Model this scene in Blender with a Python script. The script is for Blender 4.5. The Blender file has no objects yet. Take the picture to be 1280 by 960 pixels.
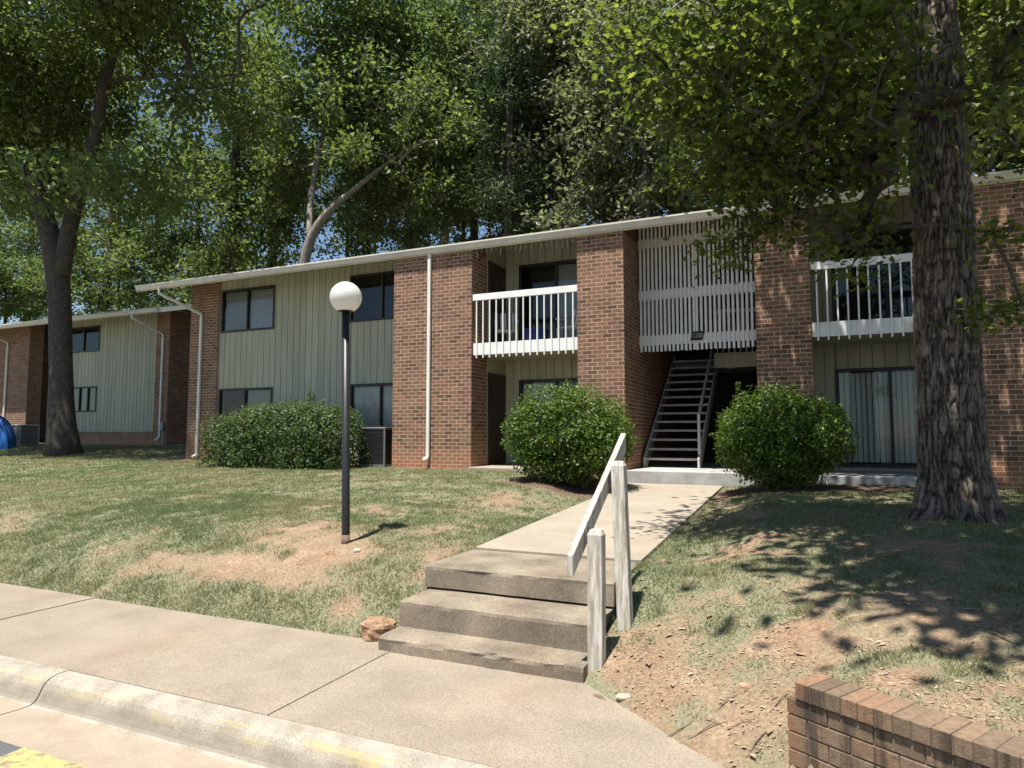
import bpy, math, random
import numpy as np
from mathutils import Vector, Matrix

# ------------------------------------------------------------------ camera, sky, sun, exposure
scene = bpy.context.scene
FPX, CX, CY = 830.0, 640.0, 480.0                     # photograph: 1280 x 960
YAW, PITCH, HC = math.radians(24.1), math.atan(61 / 830.0), 1.67
cam_data = bpy.data.cameras.new("camera")
cam_data.sensor_width = 36.0
cam_data.lens = FPX / 1280.0 * 36.0
cam_data.clip_start, cam_data.clip_end = 0.05, 2000.0
camera = bpy.data.objects.new("camera", cam_data)
camera.location = (0, 0, HC)
camera.rotation_euler = (math.radians(90) + PITCH, 0, YAW)
scene.collection.objects.link(camera)
scene.camera = camera

SUN_TRAVEL = Vector((0.12, 0.74, -2.42)).normalized()
SUN_ELEV = math.asin(-SUN_TRAVEL.z)
world = bpy.data.worlds.new("World")
scene.world = world
world.use_nodes = True
wn = world.node_tree
sky = wn.nodes.new("ShaderNodeTexSky")
sky.sky_type = 'NISHITA'
sky.sun_disc = False
sky.sun_elevation = SUN_ELEV
sky.sun_rotation = math.atan2(-SUN_TRAVEL.x, -SUN_TRAVEL.y)
sky.air_density, sky.dust_density, sky.ozone_density = 1.0, 0.15, 2.0
bg = wn.nodes["Background"]
bg.inputs["Strength"].default_value = 0.07
wn.links.new(sky.outputs[0], bg.inputs[0])
sun_data = bpy.data.lights.new("sun", 'SUN')
sun_data.energy, sun_data.angle, sun_data.color = 5.0, math.radians(0.53), (1.0, 0.955, 0.89)
sun = bpy.data.objects.new("sun", sun_data)
sun.rotation_euler = SUN_TRAVEL.to_track_quat('-Z', 'Y').to_euler()
sun.location = (-3, -10, 30)
scene.collection.objects.link(sun)
scene.view_settings.view_transform = 'Standard'
scene.view_settings.look = 'None'
scene.view_settings.exposure = 1.0
scene.view_settings.gamma = 1.0
scene.cycles.max_bounces = 7
scene.cycles.transparent_max_bounces = 10
scene.cycles.sample_clamp_indirect = 6.0

# ------------------------------------------------------------------ pixel helpers (directions only)
FW = np.array([-math.sin(YAW) * math.cos(PITCH), math.cos(YAW) * math.cos(PITCH), math.sin(PITCH)])
RT = np.array([math.cos(YAW), math.sin(YAW), 0.0])
UP = np.cross(RT, FW)
CAM = np.array([0, 0, HC])
def ray(x, y): return FW + RT * (x - CX) / FPX - UP * (y - CY) / FPX
def aty(x, y, Y):
    d = ray(x, y); return CAM + d * (Y / d[1])
def proj(P):
    v = np.asarray(P, float) - CAM
    z = v @ FW
    return CX + FPX * (v @ RT) / z, CY - FPX * (v @ UP) / z, z

rng = np.random.default_rng(7)
random.seed(7)
COL = scene.collection

# ------------------------------------------------------------------ object helpers
def link(o, parent=None):
    COL.objects.link(o)
    if parent is not None:
        o.parent = parent
        o.matrix_parent_inverse = parent.matrix_world.inverted() if False else Matrix.Translation(-parent.location)
    return o
def tag(o, label=None, cat=None, group=None, kind=None):
    if label: o["label"] = label
    if cat: o["category"] = cat
    if group: o["group"] = group
    if kind: o["kind"] = kind
    return o
def empty(name, loc, label=None, cat=None, group=None):
    o = bpy.data.objects.new(name, None)
    o.location = loc
    o.empty_display_size = 0.2
    COL.objects.link(o)
    return tag(o, label, cat, group)
def mesh_np(name, V, F, mat=None, smooth=False):
    """V (n,3) array, F (m,k) int array or list of tuples"""
    me = bpy.data.meshes.new(name)
    if isinstance(F, np.ndarray):
        n, k = F.shape
        me.vertices.add(len(V)); me.vertices.foreach_set("co", np.asarray(V, np.float32).ravel())
        me.loops.add(n * k); me.loops.foreach_set("vertex_index", F.astype(np.int32).ravel())
        me.polygons.add(n)
        me.polygons.foreach_set("loop_start", np.arange(0, n * k, k, dtype=np.int32))
        me.polygons.foreach_set("loop_total", np.full(n, k, dtype=np.int32))
    else:
        me.from_pydata([tuple(v) for v in V], [], F)
    me.update(calc_edges=True)
    me.polygons.foreach_set("use_smooth", np.full(len(me.polygons), bool(smooth)))
    if mat: me.materials.append(mat)
    return me
def obj(name, me, parent=None, loc=None):
    o = bpy.data.objects.new(name, me)
    if loc is not None: o.location = loc
    return link(o, parent)

class MB:
    def __init__(s): s.v, s.f = [], []
    def add(s, vs, fs):
        n = len(s.v); s.v += [tuple(p) for p in vs]; s.f += [tuple(i + n for i in f) for f in fs]; return s
    def box(s, x0, x1, y0, y1, z0, z1):
        return s.add([(x0,y0,z0),(x1,y0,z0),(x1,y1,z0),(x0,y1,z0),(x0,y0,z1),(x1,y0,z1),(x1,y1,z1),(x0,y1,z1)],
                     [(0,3,2,1),(4,5,6,7),(0,1,5,4),(1,2,6,5),(2,3,7,6),(3,0,4,7)])
    def bar(s, a, b, w, h, upv=(0, 0, 1)):
        a, b = Vector(a), Vector(b); d = (b - a).normalized(); sd = d.cross(Vector(upv))
        sd = sd.normalized() if sd.length > 1e-5 else Vector((1, 0, 0)); u = sd.cross(d)
        vs = []
        for p in (a, b):
            for i, j in ((-1,-1),(1,-1),(1,1),(-1,1)): vs.append(p + sd * w / 2 * i + u * h / 2 * j)
        return s.add(vs, [(0,1,2,3),(7,6,5,4),(0,4,5,1),(1,5,6,2),(2,6,7,3),(3,7,4,0)])
    def tube(s, pts, radii, n=8, cap=True):
        pts = [Vector(p) for p in pts]
        if not hasattr(radii, '__len__'): radii = [radii] * len(pts)
        base = len(s.v); prev = None
        for i, p in enumerate(pts):
            d = (pts[min(i + 1, len(pts) - 1)] - pts[max(i - 1, 0)]).normalized()
            if prev is None:
                a = d.orthogonal().normalized()
            else:
                a = (prev - d * prev.dot(d)); a = a.normalized() if a.length > 1e-6 else d.orthogonal().normalized()
            prev = a; b = d.cross(a)
            for k in range(n):
                t = 2 * math.pi * k / n
                s.v.append(tuple(p + (a * math.cos(t) + b * math.sin(t)) * radii[i]))
        for i in range(len(pts) - 1):
            for k in range(n):
                q = base + i * n
                s.f.append((q + k, q + (k + 1) % n, q + n + (k + 1) % n, q + n + k))
        if cap:
            s.f.append(tuple(base + k for k in reversed(range(n))))
            s.f.append(tuple(base + (len(pts) - 1) * n + k for k in range(n)))
        return s
    def prism(s, prof, axis0, axis1, plane='yz'):
        """closed profile (list of 2-tuples in plane) swept along remaining axis from axis0 to axis1"""
        n = len(prof); vs = []
        for t in (axis0, axis1):
            for a, b in prof:
                vs.append({'yz': (t, a, b), 'xz': (a, t, b), 'xy': (a, b, t)}[plane])
        fs = [tuple(reversed(range(n))), tuple(range(n, 2 * n))] + [(i, (i + 1) % n, n + (i + 1) % n, n + i) for i in range(n)]
        return s.add(vs, fs)
    def build(s, name, mat, parent=None, smooth=False, bevel=0.0):
        me = mesh_np(name, s.v, s.f, mat, smooth)
        import bmesh
        bm = bmesh.new(); bm.from_mesh(me)
        if bevel > 0:
            bmesh.ops.bevel(bm, geom=[e for e in bm.edges if len(e.link_faces) == 2 and e.calc_face_angle(0) > 0.5], offset=bevel, segments=2, affect='EDGES', profile=0.5, clamp_overlap=True)
        bmesh.ops.recalc_face_normals(bm, faces=bm.faces)
        bm.to_mesh(me); bm.free()
        return obj(name, me, parent)

# ------------------------------------------------------------------ numpy noise
def _h(ix, iy, iz):
    n = (ix.astype(np.int64) * 374761393 + iy.astype(np.int64) * 668265263 + iz.astype(np.int64) * 2147483647) & 0xffffffff
    n = ((n ^ (n >> 13)) * 1274126177) & 0xffffffff
    n = (n ^ (n >> 16)) & 0xffffffff
    return n / 4294967295.0
def vnoise(x, y, z=0.0):
    x, y, z = np.broadcast_arrays(np.asarray(x, float), np.asarray(y, float), np.asarray(z, float))
    x0, y0, z0 = np.floor(x), np.floor(y), np.floor(z)
    fx, fy, fz = [t * t * (3 - 2 * t) for t in (x - x0, y - y0, z - z0)]
    r = 0
    for dx in (0, 1):
        for dy in (0, 1):
            for dz in (0, 1):
                w = (fx if dx else 1 - fx) * (fy if dy else 1 - fy) * (fz if dz else 1 - fz)
                r = r + w * _h(x0 + dx, y0 + dy, z0 + dz)
    return r
def fbm(x, y, z=0.0, o=4):
    r, a, t = 0, 0.5, 0
    for i in range(o):
        k = 2.0 ** i
        r = r + a * vnoise(np.asarray(x) * k + 17 * i, np.asarray(y) * k + 5 * i, np.asarray(z) * k); t += a; a *= 0.5
    return r / t
def sstep(a, b, x):
    t = np.clip((np.asarray(x, float) - a) / (b - a), 0, 1); return t * t * (3 - 2 * t)

# ------------------------------------------------------------------ materials
class NT:
    def __init__(s, name):
        s.m = bpy.data.materials.new(name); s.m.use_nodes = True; s.t = s.m.node_tree
        s.t.nodes.clear(); s.out = s.n('OutputMaterial')
    def n(s, kind, **kw):
        nd = s.t.nodes.new('ShaderNode' + kind)
        for k, v in kw.items(): setattr(nd, k, v)
        return nd
    def l(s, a, b): s.t.links.new(a, b)
    def pos(s): return s.n('NewGeometry').outputs['Position']
    def objc(s): return s.n('TexCoord').outputs['Object']
    def mapping(s, vec, scale): 
        m = s.n('Mapping'); m.inputs['Scale'].default_value = scale; s.l(vec, m.inputs['Vector']); return m.outputs[0]
    def noise(s, vec, scale, detail=4, rough=0.55):
        nd = s.n('TexNoise'); nd.inputs['Scale'].default_value = scale; nd.inputs['Detail'].default_value = detail
        nd.inputs['Roughness'].default_value = rough; s.l(vec, nd.inputs['Vector']); return nd.outputs['Fac']
    def ramp(s, fac, stops):
        r = s.n('ValToRGB'); e = r.color_ramp.elements
        while len(e) < len(stops): e.new(0.5)
        for el, (p, c) in zip(e, stops):
            el.position = p; el.color = (*c, 1) if hasattr(c, '__len__') else (c, c, c, 1)
        s.l(fac, r.inputs[0]); return r.outputs[0]
    def mix(s, fac, a, b, mode='MIX'):
        m = s.n('Mix', data_type='RGBA', blend_type=mode)
        for sock, v in ((m.inputs[0], fac), (m.inputs[6], a), (m.inputs[7], b)):
            if hasattr(v, 'is_linked') or hasattr(v, 'links'): s.l(v, sock)
            elif hasattr(v, '__len__'): sock.default_value = (*v, 1)
            else: sock.default_value = v if sock == m.inputs[0] else (v, v, v, 1)
        return m.outputs[2]
    def math(s, op, a, b=0.0, clamp=False):
        m = s.n('Math', operation=op, use_clamp=clamp)
        for sock, v in ((m.inputs[0], a), (m.inputs[1], b)):
            if hasattr(v, 'links'): s.l(v, sock)
            else: sock.default_value = v
        return m.outputs[0]
    def rnd(s):
        a = s.n('NewGeometry').outputs['Random Per Island']; b = s.n('ObjectInfo').outputs['Random']
        return s.math('FRACT', s.math('ADD', a, b))
    def bump(s, h, strength=0.3, dist=0.01):
        b = s.n('Bump'); b.inputs['Strength'].default_value = strength; b.inputs['Distance'].default_value = dist
        s.l(h, b.inputs['Height']); return b.outputs[0]
    def principled(s, col, rough=0.8, normal=None, spec=0.3, metallic=0.0, **kw):
        p = s.n('BsdfPrincipled')
        if hasattr(col, 'links'): s.l(col, p.inputs['Base Color'])
        else: p.inputs['Base Color'].default_value = (*col, 1)
        if hasattr(rough, 'links'): s.l(rough, p.inputs['Roughness'])
        else: p.inputs['Roughness'].default_value = rough
        p.inputs['Specular IOR Level'].default_value = spec; p.inputs['Metallic'].default_value = metallic
        if normal is not None: s.l(normal, p.inputs['Normal'])
        s.l(p.outputs[0], s.out.inputs['Surface']); return p
    def z(s):
        x = s.n('SeparateXYZ'); s.l(s.pos(), x.inputs[0]); return x.outputs

def m_brick(name, stops, stain_z=1.15, stain=True):
    t = NT(name); r = t.rnd(); p = t.pos()
    c = t.ramp(r, stops)
    n = t.noise(p, 38, 4); c = t.mix(0.55, c, t.ramp(n, [(0.3, (0.35,)*3), (0.7, (0.75,)*3)]), 'OVERLAY')
    c = t.mix(t.math('MULTIPLY', t.ramp(t.noise(p, 1.3, 5), [(0.45, 0.0), (0.7, 1.0)]), 0.25), c, (0.26, 0.172, 0.115))
    if stain:
        z = t.z()[2]
        f = t.math('SUBTRACT', t.math('ADD', stain_z, t.math('MULTIPLY', t.noise(p, 3, 4), 0.5)), z)
        f = t.math('MULTIPLY', t.math('MULTIPLY', f, 2.2, True), 0.75)
        c = t.mix(f, c, (0.36, 0.15, 0.075))
    t.principled(c, 0.9, t.bump(t.noise(p, 120, 3), 0.35, 0.004), 0.2); return t.m
BR = [(0.0, (0.10, 0.054, 0.036)), (0.3, (0.16, 0.084, 0.052)), (0.6, (0.195, 0.104, 0.064)), (0.85, (0.24, 0.118, 0.070)), (1.0, (0.125, 0.070, 0.048))]
M_BRICK = m_brick('brick_brown', BR)
M_BRICK2 = m_brick('brick_brown_far', BR, 1.5)
def m_gwall():
    t = NT('brick_garden'); r = t.rnd(); p = t.pos()
    c = t.ramp(r, [(0.0, (0.12, 0.088, 0.060)), (0.4, (0.165, 0.118, 0.078)), (0.8, (0.195, 0.135, 0.088)), (1.0, (0.215, 0.128, 0.078))])
    c = t.mix(0.6, c, t.ramp(t.noise(p, 30, 5, 0.7), [(0.3, (0.3,) * 3), (0.7, (0.78,) * 3)]), 'OVERLAY')
    st = t.ramp(t.noise(t.mapping(p, (16, 16, 0.6)), 1.0, 3), [(0.5, 0.0), (0.62, 0.75)])      # dark weeping stains run down the face
    nz = t.n('NewGeometry').outputs['Normal']; sx = t.n('SeparateXYZ'); t.l(nz, sx.inputs[0])
    c = t.mix(t.math('MULTIPLY', st, t.math('LESS_THAN', sx.outputs[2], 0.5)), c, (0.05, 0.038, 0.03))
    x = t.z()[0]; c = t.mix(t.math('MULTIPLY', t.math('MULTIPLY', t.math('SUBTRACT', t.math('ADD', -0.13, t.math('MULTIPLY', t.noise(p, 6, 3), 0.16)), x), 9.0, True), 0.8), c, (0.28, 0.13, 0.06))
    t.principled(c, 0.92, t.bump(t.noise(p, 110, 4), 0.5, 0.006), 0.2); return t.m
M_GWALL = m_gwall()
def m_simple(name, col, rough=0.7, var=0.12, scale=6, bump=0.1, bscale=60, spec=0.3, metallic=0.0):
    t = NT(name); p = t.pos(); n = t.noise(p, scale, 5)
    a = tuple(c * (1 - var) for c in col); b = tuple(min(1, c * (1 + var)) for c in col)
    t.principled(t.ramp(n, [(0.3, a), (0.7, b)]), rough, t.bump(t.noise(p, bscale, 3), bump, 0.004), spec, metallic); return t.m
M_MORTAR = m_simple('mortar', (0.43, 0.335, 0.245), 0.95, 0.28, 3, 0.15, 200)
M_GMORTAR = m_simple('mortar_garden', (0.15, 0.118, 0.085), 0.95, 0.2, 6, 0.4, 200)
def m_concrete(name, base, dark, speck=0.35, stain=(0.36, 0.22, 0.12), stain_amt=0.25):
    t = NT(name); p = t.pos()
    c = t.ramp(t.noise(p, 2.2, 6, 0.6), [(0.3, dark), (0.62, base)])
    c = t.mix(speck, c, t.ramp(t.noise(p, 100, 4, 0.8), [(0.36, (0.16, 0.14, 0.12)), (0.5, (0.5, 0.5, 0.5)), (0.66, (0.92, 0.9, 0.84))]), 'OVERLAY')
    v = t.n('TexVoronoi'); v.inputs['Scale'].default_value = 70; t.l(p, v.inputs['Vector'])
    c = t.mix(t.ramp(v.outputs['Distance'], [(0.12, 0.45), (0.3, 0.0)]), c, tuple(k * 0.55 for k in dark))
    c = t.mix(t.math('MULTIPLY', t.ramp(t.noise(p, 0.9, 6), [(0.5, 0.0), (0.75, 1.0)]), stain_amt), c, stain)
    t.principled(c, 0.93, t.bump(t.noise(p, 130, 4, 0.7), 0.5, 0.006), 0.2); return t.m
M_SIDEWALK = m_concrete('concrete_sidewalk', (0.275, 0.232, 0.178), (0.215, 0.18, 0.136), 0.45, stain_amt=0.14)
M_WALK = m_concrete('concrete_walkway', (0.315, 0.275, 0.215), (0.265, 0.228, 0.176), 0.3, stain_amt=0.12)
M_STEP = m_concrete('concrete_step', (0.26, 0.222, 0.165), (0.135, 0.113, 0.086), 0.6, stain_amt=0.3)
M_PORCH = m_simple('porch_grey_paint', (0.34, 0.34, 0.325), 0.75, 0.2, 5, 0.3, 60)
def m_kerb():
    t = NT('concrete_kerb'); p = t.pos(); x = t.n('SeparateXYZ'); t.l(p, x.inputs[0])
    c = t.ramp(t.noise(p, 5, 6, 0.65), [(0.3, (0.22, 0.19, 0.145)), (0.65, (0.36, 0.325, 0.265))])
    c = t.mix(0.35, c, t.ramp(t.noise(p, 110, 3, 0.7), [(0.36, (0.15,)*3), (0.5, (0.5,)*3), (0.66, (0.92,)*3)]), 'OVERLAY')
    # worn yellow paint in patches on the rounded face
    band = t.math('MULTIPLY', t.ramp(x.outputs[2], [(0.0, 0.0), (0.001, 1.0)]) if False else t.math('GREATER_THAN', x.outputs[2], -0.085), t.math('LESS_THAN', x.outputs[2], -0.012))
    pm = t.mapping(p, (1.3, 6, 6)); pat = t.ramp(t.noise(pm, 1.6, 6, 0.7), [(0.52, 0.0), (0.68, 0.65)])
    c = t.mix(t.math('MULTIPLY', band, pat), c, (0.40, 0.31, 0.125))
    # grime gathered along the foot of the kerb, ragged
    zz = t.math('ADD', x.outputs[2], t.math('MULTIPLY', t.math('SUBTRACT', t.noise(p, 8, 5), 0.5), 0.10))
    low = t.math('MULTIPLY', t.math('MULTIPLY', t.math('SUBTRACT', -0.035, zz), 12.0, True), t.math('GREATER_THAN', x.outputs[1], 2.885))
    c = t.mix(t.math('MULTIPLY', low, 0.6), c, (0.165, 0.14, 0.105))
    pan = t.math('LESS_THAN', x.outputs[1], 2.86)
    c = t.mix(t.math('MULTIPLY', pan, 0.6), c, (0.31, 0.24, 0.17))
    t.principled(c, 0.92, t.bump(t.noise(p, 120, 4, 0.7), 0.5, 0.006), 0.2); return t.m
M_KERB = m_kerb()
M_ASPHALT = m_simple('asphalt', (0.10, 0.10, 0.104), 0.95, 0.3, 90, 0.6, 220, 0.2)
def m_worn(name, paint, under, amt=(0.42, 0.6), scale=9):
    t = NT(name); p = t.pos()
    c = t.mix(t.ramp(t.noise(p, scale, 6, 0.7), [(amt[0], 0.0), (amt[1], 1.0)]), under, paint)
    t.principled(c, 0.85, t.bump(t.noise(p, 130, 3), 0.4, 0.004), 0.25); return t.m
M_YELLOW = m_worn('yellow_road_paint', (0.46, 0.36, 0.13), (0.20, 0.17, 0.12), (0.40, 0.54), 11)
def m_wood():
    t = NT('weathered_white_wood'); p = t.pos(); m = t.mapping(p, (30, 30, 2.2))
    c = t.mix(t.ramp(t.noise(m, 1.2, 6, 0.7), [(0.40, 0.0), (0.60, 1.0)]), (0.30, 0.255, 0.20), (0.60, 0.57, 0.50))
    c = t.mix(t.math('MULTIPLY', t.ramp(t.noise(p, 9, 5), [(0.5, 0.0), (0.7, 1.0)]), 0.4), c, (0.36, 0.36, 0.24))
    t.principled(c, 0.85, t.bump(t.noise(m, 3, 5, 0.7), 0.6, 0.006), 0.25); return t.m
M_WOOD = m_wood()
def m_siding(name, col):
    t = NT(name); p = t.pos(); m = t.mapping(p, (14, 14, 0.8)); r = t.rnd()
    c = t.ramp(t.noise(m, 1.0, 5), [(0.3, tuple(k * 0.86 for k in col)), (0.7, tuple(k * 1.1 for k in col))])
    c = t.mix(0.14, c, t.ramp(r, [(0, (0.2,) * 3), (1, (0.8,) * 3)]), 'OVERLAY')
    c = t.mix(t.math('MULTIPLY', t.ramp(t.noise(t.mapping(p, (3, 3, 0.5)), 1.5, 5), [(0.5, 0), (0.8, 1)]), 0.2), c, tuple(k * 0.6 for k in col))
    t.principled(c, 0.75, t.bump(t.noise(m, 6, 4), 0.2, 0.003), 0.3); return t.m
M_SIDING = m_siding('sage_siding', (0.41, 0.40, 0.295))
M_GROOVE = m_simple('siding_groove', (0.20, 0.20, 0.145), 0.9, 0.1)
M_WHITE = m_simple('white_painted_rail', (0.74, 0.73, 0.70), 0.55, 0.06, 5, 0.1, 40)
M_SCREEN = m_simple('screen_paint', (0.76, 0.755, 0.73), 0.65, 0.10, 4, 0.15, 40)
M_GUTTER = m_simple('gutter_cream_metal', (0.62, 0.58, 0.49), 0.45, 0.10, 3, 0.05, 40)
M_SPOUT = m_simple('downspout_white_metal', (0.70, 0.67, 0.60), 0.45, 0.08, 3, 0.05, 40)
M_ROOF = m_simple('roof_shingle', (0.10, 0.09, 0.08), 0.95, 0.3, 30, 0.5, 60)
M_BRONZE = m_simple('bronze_frame', (0.035, 0.030, 0.026), 0.45, 0.1)
M_DOOR = m_simple('dark_brown_door', (0.055, 0.038, 0.028), 0.6, 0.15)
M_STAIR = m_simple('stair_grey', (0.46, 0.445, 0.415), 0.75, 0.15, 8)
M_BLIND = m_simple('blind_white', (0.80, 0.80, 0.77), 0.6, 0.05)
M_SHADE = m_simple('window_shade_grey', (0.40, 0.40, 0.37), 0.8, 0.08)
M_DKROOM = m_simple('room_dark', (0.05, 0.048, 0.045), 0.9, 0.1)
M_BLACK = m_simple('black_post_paint', (0.018, 0.018, 0.018), 0.42, 0.15, 12, 0.15, 60, 0.4)
M_METAL = m_simple('grey_metal', (0.22, 0.22, 0.21), 0.5, 0.1, 6, 0.05, 40, 0.4, 0.6)
M_ACDARK = m_simple('condenser_dark', (0.03, 0.032, 0.033), 0.55, 0.15)
M_ACLIGHT = m_simple('condenser_beige', (0.40, 0.39, 0.36), 0.6, 0.08)
M_BLUE = m_simple('blue_fabric', (0.012, 0.11, 0.36), 0.6, 0.15, 5)
M_NAVY = m_simple('navy_cloth', (0.02, 0.03, 0.16), 0.8, 0.2, 8)
M_SIGN = m_simple('sign_black', (0.012, 0.012, 0.012), 0.5, 0.1)
M_LETTER = m_simple('sign_letter_grey', (0.42, 0.41, 0.38), 0.5, 0.1)
def m_globe():
    t = NT('globe_milky_plastic'); p = t.pos()
    c = t.ramp(t.noise(p, 9, 5), [(0.3, (0.72, 0.70, 0.64)), (0.7, (0.82, 0.81, 0.77))])
    pr = t.principled(c, 0.28, None, 0.5)
    tr = t.n('BsdfTranslucent'); tr.inputs[0].default_value = (0.85, 0.82, 0.74, 1)
    ms = t.n('MixShader'); ms.inputs[0].default_value = 0.35
    t.l(pr.outputs[0], ms.inputs[1]); t.l(tr.outputs[0], ms.inputs[2]); t.l(ms.outputs[0], t.out.inputs['Surface']); return t.m
M_GLOBE = m_globe()
def m_glass():
    t = NT('window_glass')
    tr = t.n('BsdfTransparent'); tr.inputs[0].default_value = (0.75, 0.78, 0.76, 1)
    gl = t.n('BsdfGlossy'); gl.inputs['Roughness'].default_value = 0.01; gl.inputs[0].default_value = (0.9, 0.95, 1, 1)
    fr = t.n('Fresnel'); fr.inputs[0].default_value = 1.55
    ms = t.n('MixShader'); t.l(t.math('MULTIPLY', fr.outputs[0], 0.85, True), ms.inputs[0]); t.l(tr.outputs[0], ms.inputs[1]); t.l(gl.outputs[0], ms.inputs[2])
    t.l(ms.outputs[0], t.out.inputs['Surface']); return t.m
M_GLASS = m_glass()
def m_rock():
    t = NT('rock_brown'); p = t.pos()
    c = t.ramp(t.noise(p, 9, 6, 0.6), [(0.3, (0.20, 0.115, 0.07)), (0.5, (0.36, 0.22, 0.13)), (0.7, (0.46, 0.33, 0.22))])
    t.principled(c, 0.9, t.bump(t.noise(p, 40, 5, 0.7), 0.8, 0.02), 0.2); return t.m
M_ROCK = m_rock()
def m_bark(name, dark, light, lichen=0.25, sc=1.0):
    t = NT(name); p = t.pos(); m = t.mapping(p, (1, 1, 0.28))
    n = t.noise(m, 26 * sc, 5, 0.65)
    at = t.n('Attribute'); at.attribute_name = 'ridge'
    c = t.ramp(n, [(0.32, dark), (0.66, light)])
    c = t.mix(t.math('MULTIPLY', t.ramp(t.noise(p, 4.5 * sc, 6, 0.65), [(0.53, 0.0), (0.68, 1.0)]), lichen), c, tuple(min(1, k * 1.9 + 0.04) for k in light))
    t.principled(c, 0.95, t.bump(n, 0.9, 0.03), 0.15); return t.m
M_BARK = m_bark('oak_bark', (0.085, 0.068, 0.053), (0.20, 0.165, 0.13), 0.5, 1.5)
M_BARK_D = m_bark('dark_bark', (0.045, 0.037, 0.030), (0.115, 0.095, 0.076), 0.25)
M_BARK_P = m_bark('pale_bark', (0.14, 0.125, 0.105), (0.30, 0.27, 0.23), 0.4)
def m_leaf(name, stops, trans=0.35, rough=0.45, spec=0.35, tcol=1.8):
    t = NT(name); r = t.n('NewGeometry').outputs['Random Per Island']
    c = t.ramp(r, stops)
    pr = t.principled(c, rough, None, spec)
    tr = t.n('BsdfTranslucent'); t.l(t.mix(1.0, c, (tcol, tcol * 1.05, tcol * 0.6), 'MULTIPLY'), tr.inputs[0])
    ms = t.n('MixShader'); ms.inputs[0].default_value = trans
    t.l(pr.outputs[0], ms.inputs[1]); t.l(tr.outputs[0], ms.inputs[2]); t.l(ms.outputs[0], t.out.inputs['Surface']); return t.m
M_LEAF_OAK = m_leaf('leaf_oak_near', [(0, (0.046, 0.068, 0.016)), (0.5, (0.082, 0.110, 0.025)), (0.85, (0.13, 0.155, 0.035)), (1, (0.185, 0.205, 0.048))], 0.58)
M_LEAF_A = m_leaf('leaf_mid_green', [(0, (0.070, 0.100, 0.034)), (0.5, (0.105, 0.140, 0.048)), (1, (0.155, 0.19, 0.070))], 0.5)
M_LEAF_B = m_leaf('leaf_grey_green', [(0, (0.105, 0.122, 0.070)), (0.5, (0.148, 0.165, 0.096)), (1, (0.20, 0.215, 0.125))], 0.46)
M_LEAF_D = m_leaf('leaf_deep_green', [(0, (0.060, 0.090, 0.036)), (0.5, (0.095, 0.132, 0.050)), (1, (0.145, 0.182, 0.072))], 0.5)
M_LEAF_Y = m_leaf('leaf_yellow_green', [(0, (0.10, 0.15, 0.025)), (0.5, (0.15, 0.20, 0.035)), (1, (0.20, 0.25, 0.05))], 0.4)
M_NEEDLE = m_leaf('pine_needles', [(0, (0.035, 0.065, 0.025)), (1, (0.075, 0.11, 0.04))], 0.2)
M_LEAF_S = m_leaf('leaf_shrub', [(0, (0.035, 0.068, 0.010)), (0.5, (0.065, 0.115, 0.014)), (1, (0.115, 0.17, 0.022))], 0.3, 0.42, 0.35)
M_LEAF_H = m_leaf('leaf_hedge', [(0, (0.030, 0.055, 0.014)), (0.5, (0.055, 0.092, 0.022)), (1, (0.095, 0.14, 0.038))], 0.28, 0.42, 0.35)
M_GRASS = m_leaf('grass_blades', [(0, (0.115, 0.140, 0.072)), (0.45, (0.175, 0.192, 0.110)), (0.72, (0.25, 0.245, 0.155)), (0.9, (0.36, 0.32, 0.22)), (1, (0.44, 0.385, 0.28))], 0.4, 0.7, 0.15, 1.2)
M_LITTER = m_leaf('dead_leaves', [(0, (0.20, 0.14, 0.09)), (0.5, (0.33, 0.25, 0.17)), (1, (0.44, 0.365, 0.27))], 0.1, 0.8, 0.15, 1.0)
def tint_grass():
    nt = M_GRASS.node_tree; rp = [n for n in nt.nodes if n.type == 'VALTORGB'][0]; outs = [l.to_socket for l in rp.outputs[0].links]
    g = nt.nodes.new('ShaderNodeNewGeometry'); no = nt.nodes.new('ShaderNodeTexNoise'); no.inputs['Scale'].default_value = 0.55; no.inputs['Detail'].default_value = 5
    r2 = nt.nodes.new('ShaderNodeValToRGB'); r2.color_ramp.elements[0].position = 0.42; r2.color_ramp.elements[0].color = (1.06, 1.0, 0.92, 1); r2.color_ramp.elements[1].position = 0.62; r2.color_ramp.elements[1].color = (0.68, 0.86, 0.70, 1)
    mx = nt.nodes.new('ShaderNodeMix'); mx.data_type = 'RGBA'; mx.blend_type = 'MULTIPLY'; mx.inputs[0].default_value = 1.0
    nt.links.new(g.outputs['Position'], no.inputs['Vector']); nt.links.new(no.outputs['Fac'], r2.inputs[0]); nt.links.new(rp.outputs[0], mx.inputs[6]); nt.links.new(r2.outputs[0], mx.inputs[7])
    for o_ in outs: nt.links.new(mx.outputs[2], o_)
tint_grass()
M_TWIG = m_simple('dead_twig', (0.17, 0.12, 0.085), 0.9, 0.25, 30, 0.5, 80)
M_CHIP = m_simple('pale_wood_chip', (0.46, 0.37, 0.27), 0.9, 0.2, 20, 0.5, 80)
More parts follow.
